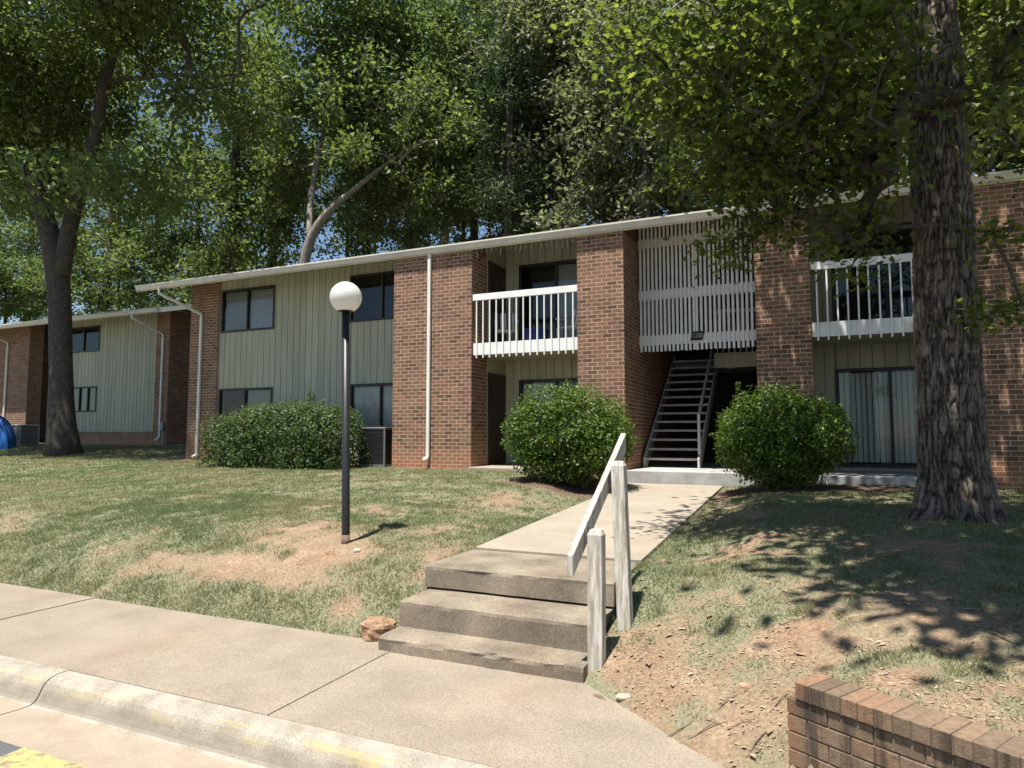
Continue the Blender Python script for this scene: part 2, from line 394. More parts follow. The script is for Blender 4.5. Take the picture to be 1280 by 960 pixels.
def m_ground():
    t = NT('lawn_soil'); p = t.pos()
    at = t.n('Attribute'); at.attribute_name = 'grass'; sep = t.n('SeparateColor'); t.l(at.outputs['Color'], sep.inputs[0])
    soil = t.ramp(t.noise(p, 3.5, 6, 0.65), [(0.3, (0.19, 0.115, 0.072)), (0.55, (0.275, 0.182, 0.118)), (0.75, (0.35, 0.26, 0.178))])
    soil = t.mix(0.6, soil, t.ramp(t.noise(p, 38, 5, 0.8), [(0.36, (0.10,) * 3), (0.5, (0.5,) * 3), (0.64, (0.92,) * 3)]), 'OVERLAY')
    straw = t.ramp(t.noise(p, 42, 5, 0.75), [(0.33, (0.115, 0.092, 0.055)), (0.52, (0.235, 0.192, 0.122)), (0.7, (0.37, 0.31, 0.205))])
    turf = t.ramp(t.noise(p, 48, 5, 0.75), [(0.33, (0.095, 0.105, 0.058)), (0.52, (0.195, 0.19, 0.118)), (0.72, (0.33, 0.29, 0.195))])
    c = t.mix(sep.outputs[1], soil, straw)
    gf = t.math('ADD', sep.outputs[0], t.math('MULTIPLY', t.math('SUBTRACT', t.noise(p, 14, 5, 0.7), 0.5), 1.3), True)
    c = t.mix(t.ramp(gf, [(0.32, 0.0), (0.68, 1.0)]), c, turf)
    mul = t.ramp(t.noise(p, 70, 4, 0.8), [(0.36, (0.05, 0.03, 0.022)), (0.56, (0.14, 0.09, 0.065)), (0.75, (0.26, 0.18, 0.13))])
    c = t.mix(sep.outputs[2], c, mul)
    t.principled(c, 0.97, t.bump(t.noise(p, 45, 6, 0.8), 0.6, 0.02), 0.1); return t.m
M_GROUND = m_ground()

# ------------------------------------------------------------------ terrain
WX0, WX1 = -3.10, -1.42                      # walkway edges
def walk_z(y): return 0.50 + (np.asarray(y, float) - 5.2) * (0.245 / 7.05)
A_W = np.array([-0.10, 3.47]); D_W = np.array([0.858, -0.514]); N_W = np.array([0.514, 0.858])   # garden wall: start, direction, back
def G(x, y):
    x = np.asarray(x, float); y = np.asarray(y, float)
    zl = np.interp(y, [3.0, 4.5, 4.62, 5.2, 5.8, 6.5, 8, 10, 12.3, 13.3, 16.8, 22, 60, 300], [-0.4, -0.06, 0.0, 0.33, 0.50, 0.585, 0.69, 0.80, 0.90, 0.92, 1.24, 1.4, 2.2, 4])
    s = (x + 1.39) * 0.625 + (y - 4.34) * 0.78
    zr = np.interp(s, [-3, -0.25, 0.0, 0.15, 0.5, 1.0, 1.6, 2.6, 4.0, 9, 60, 300], [-0.5, -0.10, 0.0, 0.10, 0.24, 0.42, 0.57, 0.72, 0.815, 0.82, 2.0, 4])
    wt = (x - A_W[0]) * N_W[0] + (y - A_W[1]) * N_W[1]; wl = (x - A_W[0]) * D_W[0] + (y - A_W[1]) * D_W[1]
    zb = 0.42 + 0.06 * np.clip(wt, 0, 6)
    behind = sstep(0.03, 0.09, wt) * sstep(-0.12, 0.10, wl)
    zr = np.where(zb > zr, zr + (zb - zr) * behind, zr)
    zr = np.where((wt < 0.04) & (wl > -0.05), np.minimum(zr, 0.14), zr)
    f = sstep(-2.6, -2.0, x)
    z = zl * (1 - f) + zr * f
    wz = walk_z(y) - 0.025
    d = np.where(x < WX0, WX0 - x, np.where(x > WX1, x - WX1, 0))
    near = (1 - sstep(0.05, 1.1, d)) * sstep(5.1, 5.7, y) * (1 - sstep(12.4, 13.0, y))
    z = z + (wz - z) * near
    stz = np.interp(y, [4.35, 4.6, 5.3], [-0.02, 0.08, 0.42])
    nst = (1 - sstep(0.0, 0.55, np.where(x < WX0, WX0 - x, 9))) * sstep(4.4, 4.7, y) * (1 - sstep(5.2, 5.7, y))
    z = z + (stz - z) * nst
    inside = (x > WX0 + 0.02) & (x < WX1 - 0.02) & (y > 4.3) & (y < 12.5)
    z = np.where(inside, np.minimum(z, np.interp(y, [4.3, 5.2, 5.3, 12.5], [-0.05, 0.2, 0.38, 0.6])), z)
    bump = (fbm(x * 2.2, y * 2.2) - 0.5) * 0.07 + (fbm(x * 9, y * 9, 3.0, 3) - 0.5) * 0.022
    amp = np.clip(np.minimum(d, 0.5) / 0.5, 0.15, 1) * sstep(4.5, 5.0, y) * (1 - sstep(11.3, 12.3, y))
    amp = np.where(x > -1.3, np.clip(s / 0.5, 0, 1) * np.clip(d / 0.5, 0.15, 1), amp)
    return z + bump * amp
def pix_ground(px, py):
    """where the ray of a pixel meets the lawn"""
    d = ray(px, py); t = np.arange(2.0, 60, 0.02)
    P = CAM + d * t[:, None]; g = G(P[:, 0], P[:, 1]); i = np.argmax(P[:, 2] <= g)
    return P[i]
def grass_mask(x, y):
    """R = living grass, G = straw over soil, B = mulch"""
    x = np.asarray(x, float); y = np.asarray(y, float)
    n = fbm(x * 1.1 + 3, y * 1.1); n2 = fbm(x * 3.1, y * 3.1 + 9); n3 = fbm(x * 7.5, y * 7.5, 2.0)
    px, py, dz = proj(np.stack([x, y, G(x, y)], -1))
    g = 0.86 + (n - 0.5) * 0.8 + (n2 - 0.5) * 0.65
    def blob(cx, cy, rx, ry, amt):
        p = pix_ground(cx, cy); q = pix_ground(cx + rx, cy); r = pix_ground(cx, cy - ry)
        a = abs(q[0] - p[0]) + 1e-3; b = abs(r[1] - p[1]) + 1e-3
        return amt * np.exp(-(((x - p[0]) / a) ** 2 + ((y - p[1]) / b) ** 2))
    for b in BLOBS: g = g - blob(*b)
    right = (x > -1.3)
    g = np.where(right, g - 0.04 + (n - 0.5) * 0.6 + (n2 - 0.5) * 1.2, g)
    g = np.where((x > WX1) & (x < WX1 + 0.9), g + 0.2 * (n2 - 0.3), g)
    near_sw = (y < 5.2) & (x < -3.2)
    g = np.where(near_sw, g + 0.15, g)
    far = (x < -9) & (y > 6)
    g = np.where(far, g + 0.25, g)
    g = g + (n3 - 0.5) * 0.55
    st = np.clip(0.45 + (n2 - 0.5) * 1.6 + np.where(right, 0.12, 0.0), 0, 1)
    mul = np.zeros_like(g)
    for (bx, by, rx, ry) in ((-3.75, 10.75, 1.35, 0.85), (-0.35, 11.2, 1.5, 0.75), (1.2, 11.5, 1.6, 0.6)):
        mul = np.maximum(mul, 1 - sstep(0.7, 1.05, np.hypot((x - bx) / rx, (y - by) / ry) + (n3 - 0.5) * 0.35))
    g = g * (1 - mul)
    back = (y > 12.6) & (x > -17); g = np.where(back, 0.1, g)
    return np.clip(g, 0, 1), st, mul
BLOBS = [(250, 705, 130, 17, 0.95), (340, 720, 120, 14, 0.6), (380, 672, 80, 16, 0.75), (430, 685, 45, 16, 0.85), (560, 660, 50, 18, 0.55), (470, 640, 90, 12, 0.4), (640, 625, 80, 12, 0.5),
         (440, 760, 30, 18, 0.5), (545, 690, 40, 16, 0.5), (860, 800, 35, 18, 0.45), (1130, 765, 110, 26, 0.65), (960, 672, 70, 12, 0.3), (815, 850, 38, 20, 0.6), (900, 915, 70, 28, 0.8), (1230, 780, 60, 30, 0.6), (960, 850, 40, 15, 0.4)]

def build_ground():
    def axis(segs):
        r = []
        for a, b, st in segs: r += list(np.arange(a, b - 1e-6, st))
        return np.array(r + [segs[-1][1]])
    xs = axis([(-400, -60, 40), (-60, -26, 1.5), (-26, -14, 0.25), (-14, 4.5, 0.07), (4.5, 14, 0.3), (14, 60, 3), (60, 400, 40)])
    ys = axis([(-300, -20, 40), (-20, 3, 2.0), (3.0, 8.5, 0.06), (8.5, 13.4, 0.11), (13.4, 30, 0.6), (30, 80, 4), (80, 600, 40)])
    X, Y = np.meshgrid(xs, ys)
    Z = G(X.ravel(), Y.ravel())
    Z = np.where(Y.ravel() < 3.0, -0.4, Z)
    V = np.stack([X.ravel(), Y.ravel(), Z], 1)
    nx, ny = len(xs), len(ys)
    i = np.arange(ny - 1)[:, None] * nx + np.arange(nx - 1)[None]
    F = np.stack([i, i + 1, i + nx + 1, i + nx], -1).reshape(-1, 4)
    me = mesh_np('ground', V, F, M_GROUND, True)
    g, st, mu = grass_mask(X.ravel(), Y.ravel())
    ca = me.color_attributes.new('grass', 'FLOAT_COLOR', 'POINT')
    ca.data.foreach_set('color', np.stack([g, st, mu, np.ones_like(g)], 1).astype(np.float32).ravel())
    tag(obj('ground', me), 'patchy lawn and bare red soil sloping up to the building', 'ground', kind='structure')
build_ground()

# ------------------------------------------------------------------ road, kerb, sidewalk, walkway
o = MB().box(-120, 120, -60, 2.46, -0.25, -0.13).build('road', M_ASPHALT); tag(o, 'dark grey asphalt of the parking lot', 'road', kind='structure')
o = MB().box(-4.15, -3.42, -2.6, 2.455, -0.126, -0.121).build('road_marking', M_YELLOW); tag(o, 'worn yellow parking line painted on the asphalt', 'road marking', kind='structure')
kerb = empty('kerb', (-4, 3.0, 0)); tag(kerb, 'rolled concrete kerb with gutter pan and patches of worn yellow paint', 'kerb', kind='structure')
KP = [(2.455, -0.30), (2.455, -0.127), (2.62, -0.140), (2.82, -0.152), (2.875, -0.150), (2.905, -0.135), (2.925, -0.105), (2.945, -0.065), (2.968, -0.032), (3.0, -0.012), (3.045, -0.001), (3.115, 0.002), (3.115, -0.30)]
for a, b in ((-60, -19.9), (-19.9, -16.1), (-16.1, -12.3), (-12.3, -8.55), (-8.55, -4.82), (-4.82, -1.0), (-1.0, 2.8), (2.8, 30)):
    MB().prism(KP, a + 0.006, b - 0.006).build('kerb_segment', M_KERB, kerb, bevel=0.0)
sidewalk = empty('sidewalk', (-6, 3.8, 0)); tag(sidewalk, 'weathered tan concrete sidewalk beside the kerb', 'sidewalk', kind='structure')
MB().box(-60, -1.5, 3.13, 4.53, -0.2, -0.004).build('sidewalk_bed', M_SIDEWALK, sidewalk)
jx = [-60, -24, -22.2, -20.4, -18.6, -16.8, -15, -13.15, -11.3, -8.5, -6.66, -4.83, -2.98]
for k, (a, b) in enumerate(zip(jx[:-1], jx[1:])):
    dz = [0.0, 0.004, -0.003, 0.002][k % 4]
    MB().box(a + 0.003, b - 0.003, 3.121, 4.545, -0.2, 0.004 + dz).build('sidewalk_slab', M_SIDEWALK, sidewalk, bevel=0.004)
MB().prism([(-2.977, 3.121), (0.15, 3.121), (-0.42, 3.58), (-0.70, 3.77), (-1.03, 4.06), (-1.36, 4.33), (-1.42, 4.40), (-1.43, 4.545), (-2.977, 4.545)], -0.2, 0.003, 'xy').build('sidewalk_slab', M_SIDEWALK, sidewalk, bevel=0.004)
walk = empty('walkway', (-2.2, 9, 0.6)); tag(walk, 'pale concrete walkway leading from the steps to the stairwell', 'walkway', kind='structure')
wj = [6.02, 7.75, 10.5, 12.24]
for a, b in zip(wj[:-1], wj[1:]):
    MB().add([(WX0, a + .006, walk_z(a) - .2), (WX1, a + .006, walk_z(a) - .2), (WX1, b - .006, walk_z(b) - .2), (WX0, b - .006, walk_z(b) - .2),
              (WX0, a + .006, walk_z(a)), (WX1, a + .006, walk_z(a)), (WX1, b - .006, walk_z(b)), (WX0, b - .006, walk_z(b))],
             [(0,3,2,1),(4,5,6,7),(0,1,5,4),(1,2,6,5),(2,3,7,6),(3,0,4,7)]).build('walkway_slab', M_WALK, walk, bevel=0.006)

# concrete steps
steps = empty('concrete_steps', (-2.25, 4.7, 0), 'three worn concrete steps rising from the sidewalk to the walkway', 'steps')
def rough_block(name, x0, x1, y0, y1, z0, z1, mat, parent, seed, amp=0.006, undercut=0.0):
    """slab with a worn, slightly uneven front edge"""
    nx = 40; xs = np.linspace(x0, x1, nx); r = 0.022
    prof = [(y0 + undercut, z0), (y0 + 0.004, z1 - r * 1.6), (y0 + r * 0.3, z1 - r * 0.5), (y0 + r, z1), (y1, z1), (y1, z0)]
    V, F = [], []
    for i, x in enumerate(xs):
        for j, (py, pz) in enumerate(prof):
            w = amp if j < 4 else 0
            V.append((x, py + w * (vnoise(x * 9, j * 1.7, seed) - 0.5) * 2, pz + w * (vnoise(x * 7, j * 2.3, seed + 5) - 0.5) * (1.0 if j in (2, 3) else 0)))
    n = len(prof)
    for i in range(nx - 1):
        for j in range(n):
            F.append((i * n + j, i * n + (j + 1) % n, (i + 1) * n + (j + 1) % n, (i + 1) * n + j))
    F.append(tuple(range(n))); F.append(tuple(reversed([(nx - 1) * n + j for j in range(n)])))
    b = MB(); b.v = V; b.f = F
    return b.build(name, mat, parent)
rough_block('step', -3.08, -1.43, 4.36, 4.80, -0.15, 0.105, M_STEP, steps, 1, 0.010)
rough_block('step', -3.09, -1.435, 4.665, 5.35, 0.09, 0.305, M_STEP, steps, 2, 0.007)
rough_block('step', -3.13, -1.42, 5.125, 6.01, 0.325, 0.505, M_STEP, steps, 3, 0.008)

# ------------------------------------------------------------------ handrail, lamp, rock
rail = empty('handrail', (-1.4, 4.7, 0), 'leaning white painted wooden handrail with two posts beside the concrete steps', 'handrail')
def post(x, y, z0, z1, w, d, lean, name='post'):
    lx, ly = lean
    V = [(x - w/2, y - d/2, z0), (x + w/2, y - d/2, z0), (x + w/2, y + d/2, z0), (x - w/2, y + d/2, z0)]
    T = [(a + lx, b + ly, z1 - 0.035) for a, b, c in V]
    k = 0.7; cx, cy = x + lx, y + ly
    T2 = [(cx + (a - cx) * k, cy + (b - cy) * k, z1) for a, b, c in T]
    return MB().add(V + T + T2, [(3,2,1,0),(0,1,5,4),(1,2,6,5),(2,3,7,6),(3,0,4,7),(4,5,9,8),(5,6,10,9),(6,7,11,10),(7,4,8,11),(8,9,10,11)]).build(name, M_WOOD, rail, bevel=0.006)
post(-1.378, 4.50, -0.05, 1.0, 0.105, 0.10, (0.0, 0.02))
post(-1.285, 4.93, 0.2, 1.455, 0.10, 0.10, (-0.055, 0.06))
r0, r1 = Vector((-1.50, 4.31, 0.775)), Vector((-1.395, 5.36, 1.595))
MB().add([(r0.x - .022, r0.y, r0.z - .075), (r0.x + .022, r0.y, r0.z - .075), (r0.x + .022, r0.y, r0.z + .075), (r0.x - .022, r0.y, r0.z + .075),
          (r1.x - .022, r1.y, r1.z - .075), (r1.x + .022, r1.y, r1.z - .075), (r1.x + .022, r1.y, r1.z + .075), (r1.x - .022, r1.y, r1.z + .075)],
         [(0,3,2,1),(4,5,6,7),(0,1,5,4),(1,2,6,5),(2,3,7,6),(3,0,4,7)]).build('rail', M_WOOD, rail, bevel=0.006)

lp = pix_ground(432, 679); LX, LY, LZ = lp
lamp = empty('lamp_post', (LX, LY, LZ), 'black lamp post with a white globe standing on the lawn', 'lamp post')
gd = float((lp - CAM) @ FW); gz = HC + (541 - 367) * gd / FPX; gr = 20.3 * gd / FPX
MB().tube([(LX, LY, LZ - 0.1), (LX, LY, LZ + 0.12), (LX - 0.055, LY, gz - gr * 0.82)], [0.044, 0.043, 0.041], 20).build('pole', M_BLACK, lamp, True)
MB().tube([(LX, LY, LZ - 0.05), (LX, LY, LZ + 0.09)], [0.0475, 0.0465], 16).build('base_collar', M_TWIG, lamp, True)
gx = LX - 0.057
b = MB(); prof = []
for i in range(25):
    a = math.pi * i / 24; prof.append((gr * math.sin(a), gr * math.cos(a)))
prof = [p for p in prof if p[1] > -gr * 0.86] + [(gr * 0.5, -gr * 0.87)]
nseg = 36
for r_, z_ in prof:
    for k in range(nseg): b.v.append((gx + r_ * math.cos(2 * math.pi * k / nseg), LY + r_ * math.sin(2 * math.pi * k / nseg), gz + z_))
for i in range(len(prof) - 1):
    for k in range(nseg): b.f.append((i * nseg + k, i * nseg + (k + 1) % nseg, (i + 1) * nseg + (k + 1) % nseg, (i + 1) * nseg + k))
b.build('globe', M_GLOBE, lamp, True)
MB().tube([(gx, LY, gz - gr * 0.90), (gx, LY, gz - gr * 0.84)], [gr * 0.46, gr * 0.50], 24).build('globe_collar', M_BLACK, lamp, True)

def make_rock(name, c, size, seed, label, group=None, mat=None, rot=0.0):
    n, m = 22, 14; V, F = [], []
    for i in range(m + 1):
        th = math.pi * i / m
        for k in range(n):
            ph = 2 * math.pi * k / n
            d = np.array([math.sin(th) * math.cos(ph), math.sin(th) * math.sin(ph), math.cos(th)])
            q = np.sign(d) * np.abs(d) ** 0.75
            r = 0.8 + 0.5 * (fbm(d[0] * 1.6 + seed, d[1] * 1.6, d[2] * 1.6, 3) - 0.5) + 0.08 * (vnoise(d[0] * 6 + seed, d[1] * 6, d[2] * 6) - 0.5)
            x, y, z = q * r * np.array(size)
            V.append((x * math.cos(rot) - y * math.sin(rot), x * math.sin(rot) + y * math.cos(rot), z))
    for i in range(m):
        for k in range(n): F.append((i * n + k, i * n + (k + 1) % n, (i + 1) * n + (k + 1) % n, (i + 1) * n + k))
    me = mesh_np(name, V, F, mat or M_ROCK)
    return tag(obj(name, me, None, c), label, 'rock', group)
make_rock('rock', (-3.25, 4.60, 0.07), (0.17, 0.12, 0.125), 3.3, 'brown jagged rock at the edge of the lawn beside the lowest step', rot=0.75)

# ------------------------------------------------------------------ bricks
BL, BH, J = 0.203, 0.0779, 0.0135
brick_me = {}
def brick_mesh(mat):
    if mat.name not in brick_me:
        c = 0.0
        V = [(0,0,0),(1,0,0),(1,0,1),(0,0,1),(0,1,0),(1,1,0),(1,1,1),(0,1,1)]
        F = [(0,1,2,3),(1,5,6,2),(4,0,3,7),(3,2,6,7),(4,5,1,0)]
        brick_me[mat.name] = mesh_np('brick', V, F, mat)
    return brick_me[mat.name]
def brick_rects(u0, u1, z0, z1, phase=0, ops=()):
    """running bond: list of (ua, ub, za, zb) inside u0..u1, z0..z1; ops = openings (u0,u1,z0,z1)"""
    out = []; k = int(math.floor(z0 / BH)); z = k * BH
    while z < z1 - 0.02:
        za, zb = max(z, z0), min(z + BH - J, z1)
        u = u0 - (BL / 2 if (k + phase) % 2 else 0)
        while u < u1 - 0.012:
            a, b_ = max(u, u0), min(u + BL - J, u1)
            if b_ - a > 0.012 and zb - za > 0.012:
                hit = [op for op in ops if b_ > op[0] and a < op[1] and zb > op[2] and za < op[3]]
                if not hit: out.append((a, b_, za, zb))
                else:
                    op = hit[0]
                    if a < op[0] - 0.015: out.append((a, op[0], za, zb))
                    if b_ > op[1] + 0.015: out.append((op[1], b_, za, zb))
            u += BL
        z += BH; k += 1
    return out
ALL_BRICKS = []      # (score, part, matrix)
def wall_bricks(part, rects, origin, ud, nd, mat, depth=0.03):
    """origin+ud*u is the brick face; nd is the outward normal"""
    ud, nd, o3 = np.array(ud, float), np.array(nd, float), np.array(origin, float)
    for (a, b_, za, zb) in rects:
        jit = random.uniform(-0.0003, 0.0005)
        p = o3 + ud * a + nd * jit + np.array([0, 0, za])
        ALL_BRICKS.append((part, mat, p, ud * (b_ - a), -nd * (depth + jit), zb - za))
def flush_bricks(limit):
    global ALL_BRICKS
    sc = []
    for i, (part, mat, p, u, d, h) in enumerate(ALL_BRICKS):
        c = p + u / 2 + np.array([0, 0, h / 2])
        x, y, z = proj(c)
        n = -d / np.linalg.norm(d); v = (CAM - c); v /= np.linalg.norm(v)
        vis = 0 < x < 1280 and 0 < y < 960 and z > 0 and not (1132 < x < 1212 and part.name.startswith('brick_wall')) and not any(math.hypot((x - ox) / ow, (y - oy) / oh) < 1 for ox, oy, ow, oh in ((980, 550, 85, 62), (715, 545, 85, 62), (930, 300, 120, 60)))
        sc.append((np.linalg.norm(u) * h * max(0, n @ v) / z ** 2) if vis else 0)
    big = set(np.argsort(sc)[::-1][:limit]) if limit else set()
    joined = {}
    for i, (part, mat, p, u, d, h) in enumerate(ALL_BRICKS):
        if i in big and sc[i] > 0:
            o = bpy.data.objects.new('brick', brick_mesh(mat)); COL.objects.link(o)
            M = Matrix(((u[0], d[0], 0, p[0]), (u[1], d[1], 0, p[1]), (u[2], d[2], h, p[2]), (0, 0, 0, 1)))
            o.parent = part; o.matrix_parent_inverse = Matrix.Translation(-part.location) if part.type == 'EMPTY' else Matrix()
            o.matrix_basis = M
        else:
            joined.setdefault((part.name, mat.name), (part, mat, []))[2].append((p, u, d, h))
    for (pn, mn), (part, mat, L) in joined.items():
        P = np.array([l[0] for l in L]); U = np.array([l[1] for l in L]); D = np.array([l[2] for l in L]); H = np.zeros_like(P); H[:, 2] = [l[3] for l in L]
        V = np.stack([P, P+U, P+U+H, P+H, P+D, P+U+D, P+U+D+H, P+D+H], 1).reshape(-1, 3)
        f = np.array([(0,1,2,3),(1,5,6,2),(4,0,3,7),(3,2,6,7),(4,5,1,0)])
        F = (np.arange(len(L))[:, None, None] * 8 + f[None]).reshape(-1, 4)
        me = mesh_np('brickwork', V, F, mat)
        o = bpy.data.objects.new('brickwork', me); COL.objects.link(o); o.parent = part
        o.matrix_parent_inverse = Matrix.Translation(-part.location) if part.type == 'EMPTY' else Matrix()
        o["kind"] = "stuff"
    ALL_BRICKS = []
def brick_pier(parent, x0, x1, y0, y1, z0, z1, mat, sides='fr', name='brick_pillar', ops_r=(), wedge=True):
    """mortar core with bricks proud of it on front (f), right (r) and left (l) faces"""
    e = 0.0009
    core = MB().box(x0 + e, x1 - e, y0 + e, y1, z0, z1).build(name, M_MORTAR, parent)
    if name == 'brick_pillar' and wedge: MB().prism([(y0 + 0.02, z1 - 0.001), (y1, z1 - 0.001), (y1, z1 + 0.285 * (y1 - y0) - 0.01)], x0 + e, x1 - e).build('pillar_head', mat, parent)
    if 'f' in sides: wall_bricks(core, brick_rects(0, x1 - x0, z0, z1), (x0, y0, 0), (1, 0, 0), (0, -1, 0), mat, 0.02)
    if 'r' in sides: wall_bricks(core, brick_rects(0, y1 - y0 - 0.031, z0, z1, 1, ops_r), (x1, y0 + 0.031, 0), (0, 1, 0), (1, 0, 0), mat, 0.02)
    if 'l' in sides: wall_bricks(core, brick_rects(0, y1 - y0 - 0.031, z0, z1, 1), (x0, y0 + 0.031, 0), (0, 1, 0), (-1, 0, 0), mat, 0.02)
    return core

# ------------------------------------------------------------------ building pieces
def siding_wall(parent, x0, x1, z0, z1, y, ops=(), pitch=0.203, ztopf=None, name='siding_wall', yb=0.14):
    """vertical boards, each its own piece, in front of a recessed backing; ops = openings"""
    back = MB()
    xs = sorted(set([x0, x1] + [v for o_ in ops for v in o_[:2] if x0 < v < x1]))
    for a, b_ in zip(xs[:-1], xs[1:]):
        segs = [(z0, z1)]
        for (oa, ob, oz0, oz1) in ops:
            if oa <= a + 1e-6 and ob >= b_ - 1e-6:
                segs = [s for (p, q) in segs for s in ((p, min(q, oz0)), (max(p, oz1), q)) if s[1] - s[0] > 0.01]
        for p, q in segs: back.box(a, b_, y + 0.012, y + yb, p, q)
    w = back.build(name, M_GROOVE, parent)
    n = int(math.ceil((x1 - x0) / pitch)); cuts = sorted(set([round(x0 + k * pitch, 4) for k in range(n)] + xs))
    cuts = [c for c in cuts if x0 <= c <= x1]
    for a, b_ in zip(cuts[:-1], cuts[1:]):
        grid_a = abs(((a - x0) / pitch) - round((a - x0) / pitch)) < 1e-3; grid_b = abs(((b_ - x0) / pitch) - round((b_ - x0) / pitch)) < 1e-3
        if b_ - a < 0.03: continue
        segs = [(z0, z1)]
        for (oa, ob, oz0, oz1) in ops:
            if oa <= a + 1e-6 and ob >= b_ - 1e-6:
                segs = [s for (p, q) in segs for s in ((p, min(q, oz0)), (max(p, oz1), q)) if s[1] - s[0] > 0.03]
        for p, q in segs:
            MB().box(a + (0.008 if grid_a else 0.0), b_ - (0.008 if grid_b else 0.0), y, y + 0.015, p + 0.001, q - 0.001).build('siding_board', M_SIDING, w)
    return w
def window(parent, x0, x1, z0, z1, y, divs=(0.5,), fw=0.05, blind=None, name='window', rooms=True, frame_mat=None):
    f = MB(); fm = frame_mat or M_BRONZE
    f.box(x0, x1, y - 0.03, y + 0.06, z0, z0 + fw); f.box(x0, x1, y - 0.03, y + 0.06, z1 - fw, z1)
    f.box(x0, x0 + fw, y - 0.028, y + 0.058, z0 + fw, z1 - fw); f.box(x1 - fw, x1, y - 0.028, y + 0.058, z0 + fw, z1 - fw)
    xs = [x0 + fw] + [x0 + (x1 - x0) * d for d in divs] + [x1 - fw]
    for d in xs[1:-1]: f.box(d - fw * 0.4, d + fw * 0.4, y - 0.026, y + 0.056, z0 + fw, z1 - fw)
    w = f.build(name, fm, parent)
    for a, b_ in zip(xs[:-1], xs[1:]):
        MB().add([(a, y + 0.02, z0 + fw), (b_, y + 0.02, z0 + fw), (b_, y + 0.02, z1 - fw), (a, y + 0.02, z1 - fw)], [(0, 1, 2, 3)]).build('pane', M_GLASS, w)
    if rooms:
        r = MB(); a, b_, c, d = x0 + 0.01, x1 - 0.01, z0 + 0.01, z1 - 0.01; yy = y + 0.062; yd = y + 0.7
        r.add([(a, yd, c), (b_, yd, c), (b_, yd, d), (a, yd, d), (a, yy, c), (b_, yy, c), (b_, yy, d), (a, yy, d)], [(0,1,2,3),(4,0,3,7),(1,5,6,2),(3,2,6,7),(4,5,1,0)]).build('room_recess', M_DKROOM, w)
    if blind:
        for kind, i in blind:
            a, b_ = xs[i] + 0.012, xs[i + 1] - 0.012; b = MB()
            if kind == 'h':          # closed horizontal blind: fine slats, one piece
                z = z0 + fw + 0.02
                while z < z1 - fw - 0.03:
                    b.add([(a, y + 0.075, z), (b_, y + 0.075, z), (b_, y + 0.092, z + 0.026), (a, y + 0.092, z + 0.026)], [(0, 1, 2, 3)]); z += 0.025
                o = b.build('blind', M_BLIND, w); o["kind"] = "stuff"
            elif kind == 'half':
                MB().box(a, b_, y + 0.08, y + 0.085, z0 + fw + 0.01, z1 - fw - 0.01).build('shade', M_SHADE, w)
            else:                    # vertical blind: every slat a piece
                x = a; n = max(3, int((b_ - a) / 0.085)); st = (b_ - a) / n
                for k in range(n):
                    ang = 0.028 + 0.012 * math.sin(k * 1.7)
                    MB().add([(x, y + 0.10 - ang, z0 + fw + 0.03), (x + st * 0.93, y + 0.10 + ang, z0 + fw + 0.03), (x + st * 0.93, y + 0.10 + ang, z1 - fw - 0.02), (x, y + 0.10 - ang, z1 - fw - 0.02)], [(0, 1, 2, 3)]).build('blind_slat', M_BLIND, w)
                    x += st
    return w
def downspout(parent, pts, w=0.075, d=0.06):
    b = MB(); pts = [Vector(p) for p in pts]
    # rectangular pipe with mitred joints
    rings = []
    for i, p in enumerate(pts):
        dr = (pts[min(i + 1, len(pts) - 1)] - pts[max(i - 1, 0)]).normalized()
        sx = Vector((1, 0, 0)); sx = (sx - dr * sx.dot(dr)); sx = sx.normalized() if sx.length > 0.2 else Vector((0, 0, 1))
        sy = dr.cross(sx).normalized()
        rings.append([p + sx * w / 2 * i_ + sy * d / 2 * j_ for i_, j_ in ((-1,-1),(1,-1),(1,1),(-1,1))])
    V = [v for r in rings for v in r]; F = []
    for i in range(len(rings) - 1):
        for k in range(4): F.append((i*4+k, i*4+(k+1) % 4, i*4+4+(k+1) % 4, i*4+4+k))
    F += [(3, 2, 1, 0), tuple(len(V) - 4 + k for k in range(4))]
    b.add(V, F); return b.build('downspout', M_SPOUT, parent, bevel=0.008)

# ------------------------------------------------------------------ main building
Y0, YS, YB = 12.32, 13.3, 14.0           # pillar face, siding face, balcony back wall
ZS = 0.97                                # porch slab top
def soff(y): return 5.56 + 0.285 * (y - 12.2)
bld = empty('apartment_building', (-2, 15, 0.9), 'two storey brown brick and sage siding apartment building with balconies and open stairwell', 'building')
XL, XR = -15.93, 11.6                    # end walls
GX0, GX1 = -16.78, 12.6                  # gutter ends
p1 = brick_pier(bld, -15.93, -14.86, YS, YS + 0.9, 0.6, soff(YS), M_BRICK, 'fl')
p2 = brick_pier(bld, -8.405, -6.445, Y0, YB - 0.96, 0.6, soff(Y0) - 0.005, M_BRICK, 'frl')
p3 = brick_pier(bld, -4.105, -3.17, Y0, 19.0, 0.6, soff(Y0) - 0.005, M_BRICK, 'fr')
p4 = brick_pier(bld, -0.812, 0.08, Y0, 19.0, 0.6, soff(Y0) - 0.005, M_BRICK, 'frl')
p5 = brick_pier(bld, 2.475, 4.43, Y0, YB - 0.96, 0.6, soff(Y0) - 0.005, M_BRICK, 'fl', 'brick_wall')
MB().prism([(Y0 + .02, soff(Y0) - .006), (YB - .96, soff(Y0) - .006), (YB - .96, soff(YB - .96) - .01)], 2.478, 4.427).build('pillar_head', M_BRICK, bld)
p6 = brick_pier(bld, 10.6, XR, YS, YS + 0.9, 0.6, soff(YS), M_BRICK, 'f')
